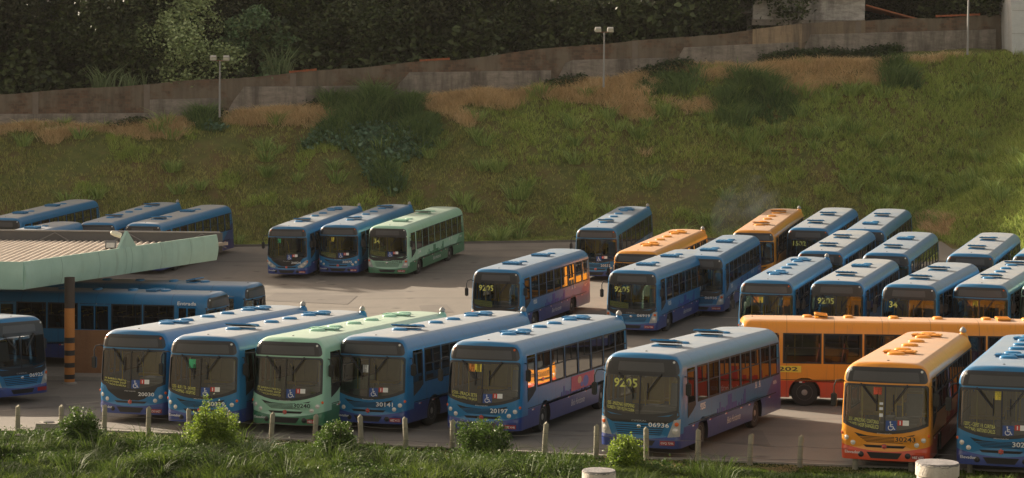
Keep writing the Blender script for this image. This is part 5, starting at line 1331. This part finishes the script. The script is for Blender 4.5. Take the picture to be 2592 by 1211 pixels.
stuff('undergrowth', *leaves(C, .62), LEAFD[0], 'dark shrubby undergrowth filling the wood behind the boundary wall', 'undergrowth')
# glossy shrub tree, leaf colour raised to stand in for sun on it
q = at(505, 160, 159.2); PALE = leaf_mat('pale_leaf', (.12, .18, .06), (.52, .62, .30), 1.2, .32, .25, .7)
tree(q[0]-.5, 158.6, 9.6, 4.5, .9, PALE, 'small glossy tree, leaves coloured pale as if sunlit, bulging over the wall behind the left lamp post', 501, 21000, .27, None, nclump=70)
tree(q[0]+4.3, 158.4, 7.4, 3.0, .2, leaf_mat('mid_leaf', (.06, .12, .05), (.17, .27, .12), 1.2, .45, .2, .5), 'mid green bush right of the pale glossy tree', 502, 12000, .30, None)
q = at(1245, 115, 160.5); tree(q[0], 158.6, 3.6, 1.0, .3, leaf_mat('speckled_leaf', (.25, .28, .2), (.85, .86, .75), 2, .3, .2, .8), 'small white speckled bush just behind the wall', 503, 420, .17, None, nclump=14, trunk=False)
# cane and banana like plants by the wall
CANE = leaf_mat('cane_leaf', (.12, .18, .08), (.34, .42, .22), .9, .5, .3, .3)
def cane(px, h, n, label):
    q = at(px, 180, 158); x, y = q[0], float(wall_Y(q[0]))+1.0; z = float(walltop(x))-.6; P = np.tile(np.array([[0, 0, 0.]]), (n, 1))+rng.normal(size=(n, 3))*np.array([.35, .2, .05])
    V, F = blades(P, 12, h*.85, .048, .35, .6, hvar=.4); o = link('cane_clump', fast_mesh('cane', V, F, CANE)); o.location = (x, y, z); tag(o, label, 'cane plant', 'cane clumps at the wall')
    return o
cane(288, 2.6, 9, 'pale cane clump behind the wall left of the pale tree'); cane(345, 2.1, 6, 'short cane clump between the first cane and the pale tree'); cane(708, 3.6, 7, 'tall thin cane clump right of the pale tree'); cane(682, 2.2, 5, 'low cane clump beside the tall thin one')
# dark weeds at the foot of the wall
xw = []; 
for p0, p1, dn in ((500, 560, 40), (1390, 1450, 60), (1430, 1480, 60), (1640, 1760, 160), (1950, 2300, 330), (300, 380, 40), (790, 800, 12)):
    for px_ in rng.uniform(p0, p1, dn):
        q = at(px_, 190, 155); X = q[0]+0; Y = float(wall_Y(X))-rng.uniform(.3, 1.6); xw.append((X, Y, float(T(X, Y))))
xw = np.array(xw); C = np.repeat(xw, 26, 0)+rng.normal(size=(len(xw)*26, 3))*np.array([.3, .25, .22])+np.array([0, 0, .3])
stuff('weeds', *leaves(C, .24), leaf_mat('weed_leaf', (.020, .036, .014), (.055, .085, .03), 1, .6, .2), 'dark leafy weeds along the foot of the boundary wall', 'weeds')

# ------------------------------------------------------------------ verge in front of the fence
def verge_pts(n, seed, d0, d1, x0=-22, x1=18):
    r = np.random.default_rng(seed); x = r.uniform(x0, x1, n); y = edge_Y(x)-.12-r.uniform(d0, d1, n); return np.stack([x, y, T(x, y)], 1), r
VG = leaf_mat('verge_grass', (.010, .022, .003), (.048, .080, .014), .9, .7, .35, .2)  # grass colour kept dark to stand in for shade on the verge
VB = leaf_mat('verge_bright', (.050, .090, .010), (.15, .21, .035), .9, .7, .4, .2)
P, r = verge_pts(56000, 61, 0, 12.5); den = vnoise(P[:, 0], P[:, 1], 1.1, 41); leftm = P[:, 0] < 4
hh = np.clip(.22+den*.28, .07, .45)*np.where(leftm, 1.15, .62)*np.clip((edge_Y(P[:, 0])-P[:, 1]-.8)/3.6, .20, 1)
V, F = blades(P, 7, hh, .0085, .8, .8); stuff('verge_grass', V, F, VG, 'thick green grass on the near verge in front of the fence', 'grass')
sel = (vnoise(P[:, 0], P[:, 1], .8, 43) > .22) & (r.random(len(P)) < .5)
V, F = blades(P[sel], 8, hh[sel]*1.25+.05, .009, .6, .8); stuff('bright_verge_grass', V, F, VB, 'brighter grass tufts of the near verge', 'grass')
r6 = np.random.default_rng(8); k = 190; tx_ = r6.uniform(-19, 6, k); ty_ = edge_Y(tx_)-r6.uniform(2.5, 11, k); kk = vnoise(tx_, ty_, 2.2, 91) > -.12; TPv = np.stack([tx_, ty_, T(tx_, ty_)], 1)[kk]
V, F = blades(TPv, 46, .42+.42*r6.random(len(TPv)), .012, .8, 1.15, hvar=.45); stuff('straggly_grass', V, F, leaf_mat('straggly_leaf', (.024, .05, .008), (.10, .15, .028), 1.5, .6, .35, .2), 'taller straggly grass tufts in the near verge', 'grass')
# mounded ground cover between the shrubs
P, r = verge_pts(6200, 63, 2.2, 9, -20, 4.6); m_ = vnoise(P[:, 0], P[:, 1], 1.5, 47) > .02; P = P[m_]
C = np.repeat(P, 16, 0)+r.normal(size=(len(P)*16, 3))*np.array([.16, .16, .10])+np.array([0, 0, .16])
stuff('ground_cover', *leaves(C, .085, r), leaf_mat('cover_leaf', (.024, .055, .010), (.095, .155, .03), 2, .6, .3), 'low leafy ground cover mixed into the verge grass', 'ground cover')
SH = [leaf_mat('shrub_dark', (.026, .062, .010), (.12, .20, .030), 2, .5, .35, .4), leaf_mat('shrub_bright', (.060, .12, .012), (.30, .40, .05), 2, .5, .45, .4)]
def shrub(px, pyt, pyb, wpx, mat, label, n, seed, off=.0):
    px /= .9938; Y = float(on_ground(px, pyb/.9938)[1]); t = at(px, pyt/.9938, Y); x = t[0]; zb = float(T(x, Y)); H = t[2]-zb; rw = 1.18*wpx/2*Y/FPX; H *= 1.10; r = np.random.default_rng(seed)
    root = empty('shrub', label, 'shrub', 'leafy shrubs along the wire fence'); root.location = (x, Y, zb-.05)
    m = MB()
    for k in range(7): a = r.random()*6.28; m.tube([(0, 0, 0), (math.cos(a)*rw*.3, math.sin(a)*rw*.3, H*.45), (math.cos(a)*rw*.6, math.sin(a)*rw*.6, H*.85)], [.022, .015, .006], 6)
    m.obj('stem', [BARK], root, 60)
    # upright shoots carrying leaves; lumpy outline with gaps
    ns = 72; Q = []
    lobes = [(r.uniform(-.5, .5), r.uniform(-.5, .5), r.uniform(.62, 1.0)) for _ in range(6)]; lobes[0] = (r.uniform(-.3, .1), 0, 1.0)
    for k in range(ns):
        lb = lobes[k % 6]; a = r.random()*6.28; e = math.sqrt(r.random())*.62; hh = H*lb[2]*(.35+.65*r.random()**.6)*(1-.45*e*e); bx_, by_ = rw*(lb[0]+e*math.cos(a)), rw*(lb[1]+e*math.sin(a))
        c = n//ns; t_ = r.random(c)**.8; zz = hh*(.12+.88*t_) if True else 0
        sp_ = .075+.05*(1-t_); Q.append(np.stack([bx_*(.75+.25*t_)+r.normal(size=c)*sp_, by_*(.75+.25*t_)+r.normal(size=c)*sp_, zz+r.normal(size=c)*.03], 1))
    V, F = leaves(np.concatenate(Q), .068, r, .6); link('foliage', fast_mesh('foliage', V, F, mat), root)
shrub(203, 1016, 1125, 84, SH[0], 'round dark green shrub between the second and third fence posts', 9000, 1)
shrub(528, 1000, 1150, 130, SH[1], 'brightest yellow green shrub hiding the front of bus 30319', 16000, 2)
shrub(850, 1058, 1165, 108, SH[0], 'low dark shrub in front of bus 30141', 11000, 3)
shrub(1208, 1045, 1155, 128, SH[0], 'spreading shrub hiding the bumper of bus 20197', 13000, 4)
shrub(1572, 1082, 1190, 76, SH[1], 'small bright shrub in front of bus 06936', 8000, 5)
# spiky clump
q = at(645/.9938, 1205, 60.5); x, Y = q[0], 60.3; P = np.array([[0, 0, 0.]])+rng.normal(size=(5, 3))*np.array([.08, .08, 0])
zg = float(T(x, Y)); V, F = blades(P, 26, .72, .014, .5, 1.2, hvar=.35); o = link('spiky_plant', fast_mesh('spiky', V, F, leaf_mat('spiky_leaf', (.10, .15, .08), (.26, .32, .20), 2, .5, .3))); o.location = (x, Y, zg); tag(o, 'spiky long leaved plant at the bottom edge left of centre', 'plant')
# fallen pale petals / litter in the verge
for k, (px_, py_) in enumerate([(45, 1140), (690, 1180), (20, 1165)]):
    g_ = on_ground(px_, py_); o = MB().box((0, 0, .03), (.22, .14, .06), taper=.6).obj('stone', [M_CONC], None, None, .02); o.location = (g_[0], g_[1], float(T(g_[0], g_[1]))+.28); tag(o, ['pale stone in the grass near the left fence posts', 'pale stone beside the spiky plant', 'pale stone at the lower left corner'][k], 'stone', 'stones in the verge')

# ------------------------------------------------------------------ thin smoky air
def haze():
    o = MB().box((0, 150, 40), (520, 400, 120)).obj('haze', []); m = bpy.data.materials.new('haze'); m.use_nodes = True; n = m.node_tree; n.nodes.clear()
    v = n.nodes.new('ShaderNodeVolumePrincipled'); v.inputs['Density'].default_value = .00007; v.inputs['Color'].default_value = (.9, .88, .85, 1); v.inputs['Anisotropy'].default_value = .0
    q = n.nodes.new('ShaderNodeOutputMaterial'); n.links.new(v.outputs[0], q.inputs['Volume']); o.data.materials.append(m); o['kind'] = 'stuff'; o['label'] = 'thin smoky air over the whole yard'; return o
haze()

def smoke():
    q = at(1880, 535, 137.5); o = MB().lathe([(.05, -1.8), (1.5, -1.2), (2.3, 0), (1.9, 1.3), (.05, 2.2)], 20).obj('smoke', []); o.location = q; o.rotation_euler = (0, R(48), 0); o.scale = (.9, .7, 1.5)
    m = bpy.data.materials.new('smoke'); m.use_nodes = True; n = m.node_tree; n.nodes.clear(); v = n.nodes.new('ShaderNodeVolumePrincipled'); v.inputs['Color'].default_value = (.75, .82, .9, 1)
    f = noise(n, .75, 3, .6); n.links.new(math_(n, 'MULTIPLY', math_(n, 'MAXIMUM', math_(n, 'SUBTRACT', f, .46), 0), 1.1), v.inputs['Density'])
    qn = n.nodes.new('ShaderNodeOutputMaterial'); n.links.new(v.outputs[0], qn.inputs['Volume']); o.data.materials.append(m); tag(o, 'thin bluish exhaust smoke drifting above the far orange bus', 'smoke', kind='stuff')
smoke()
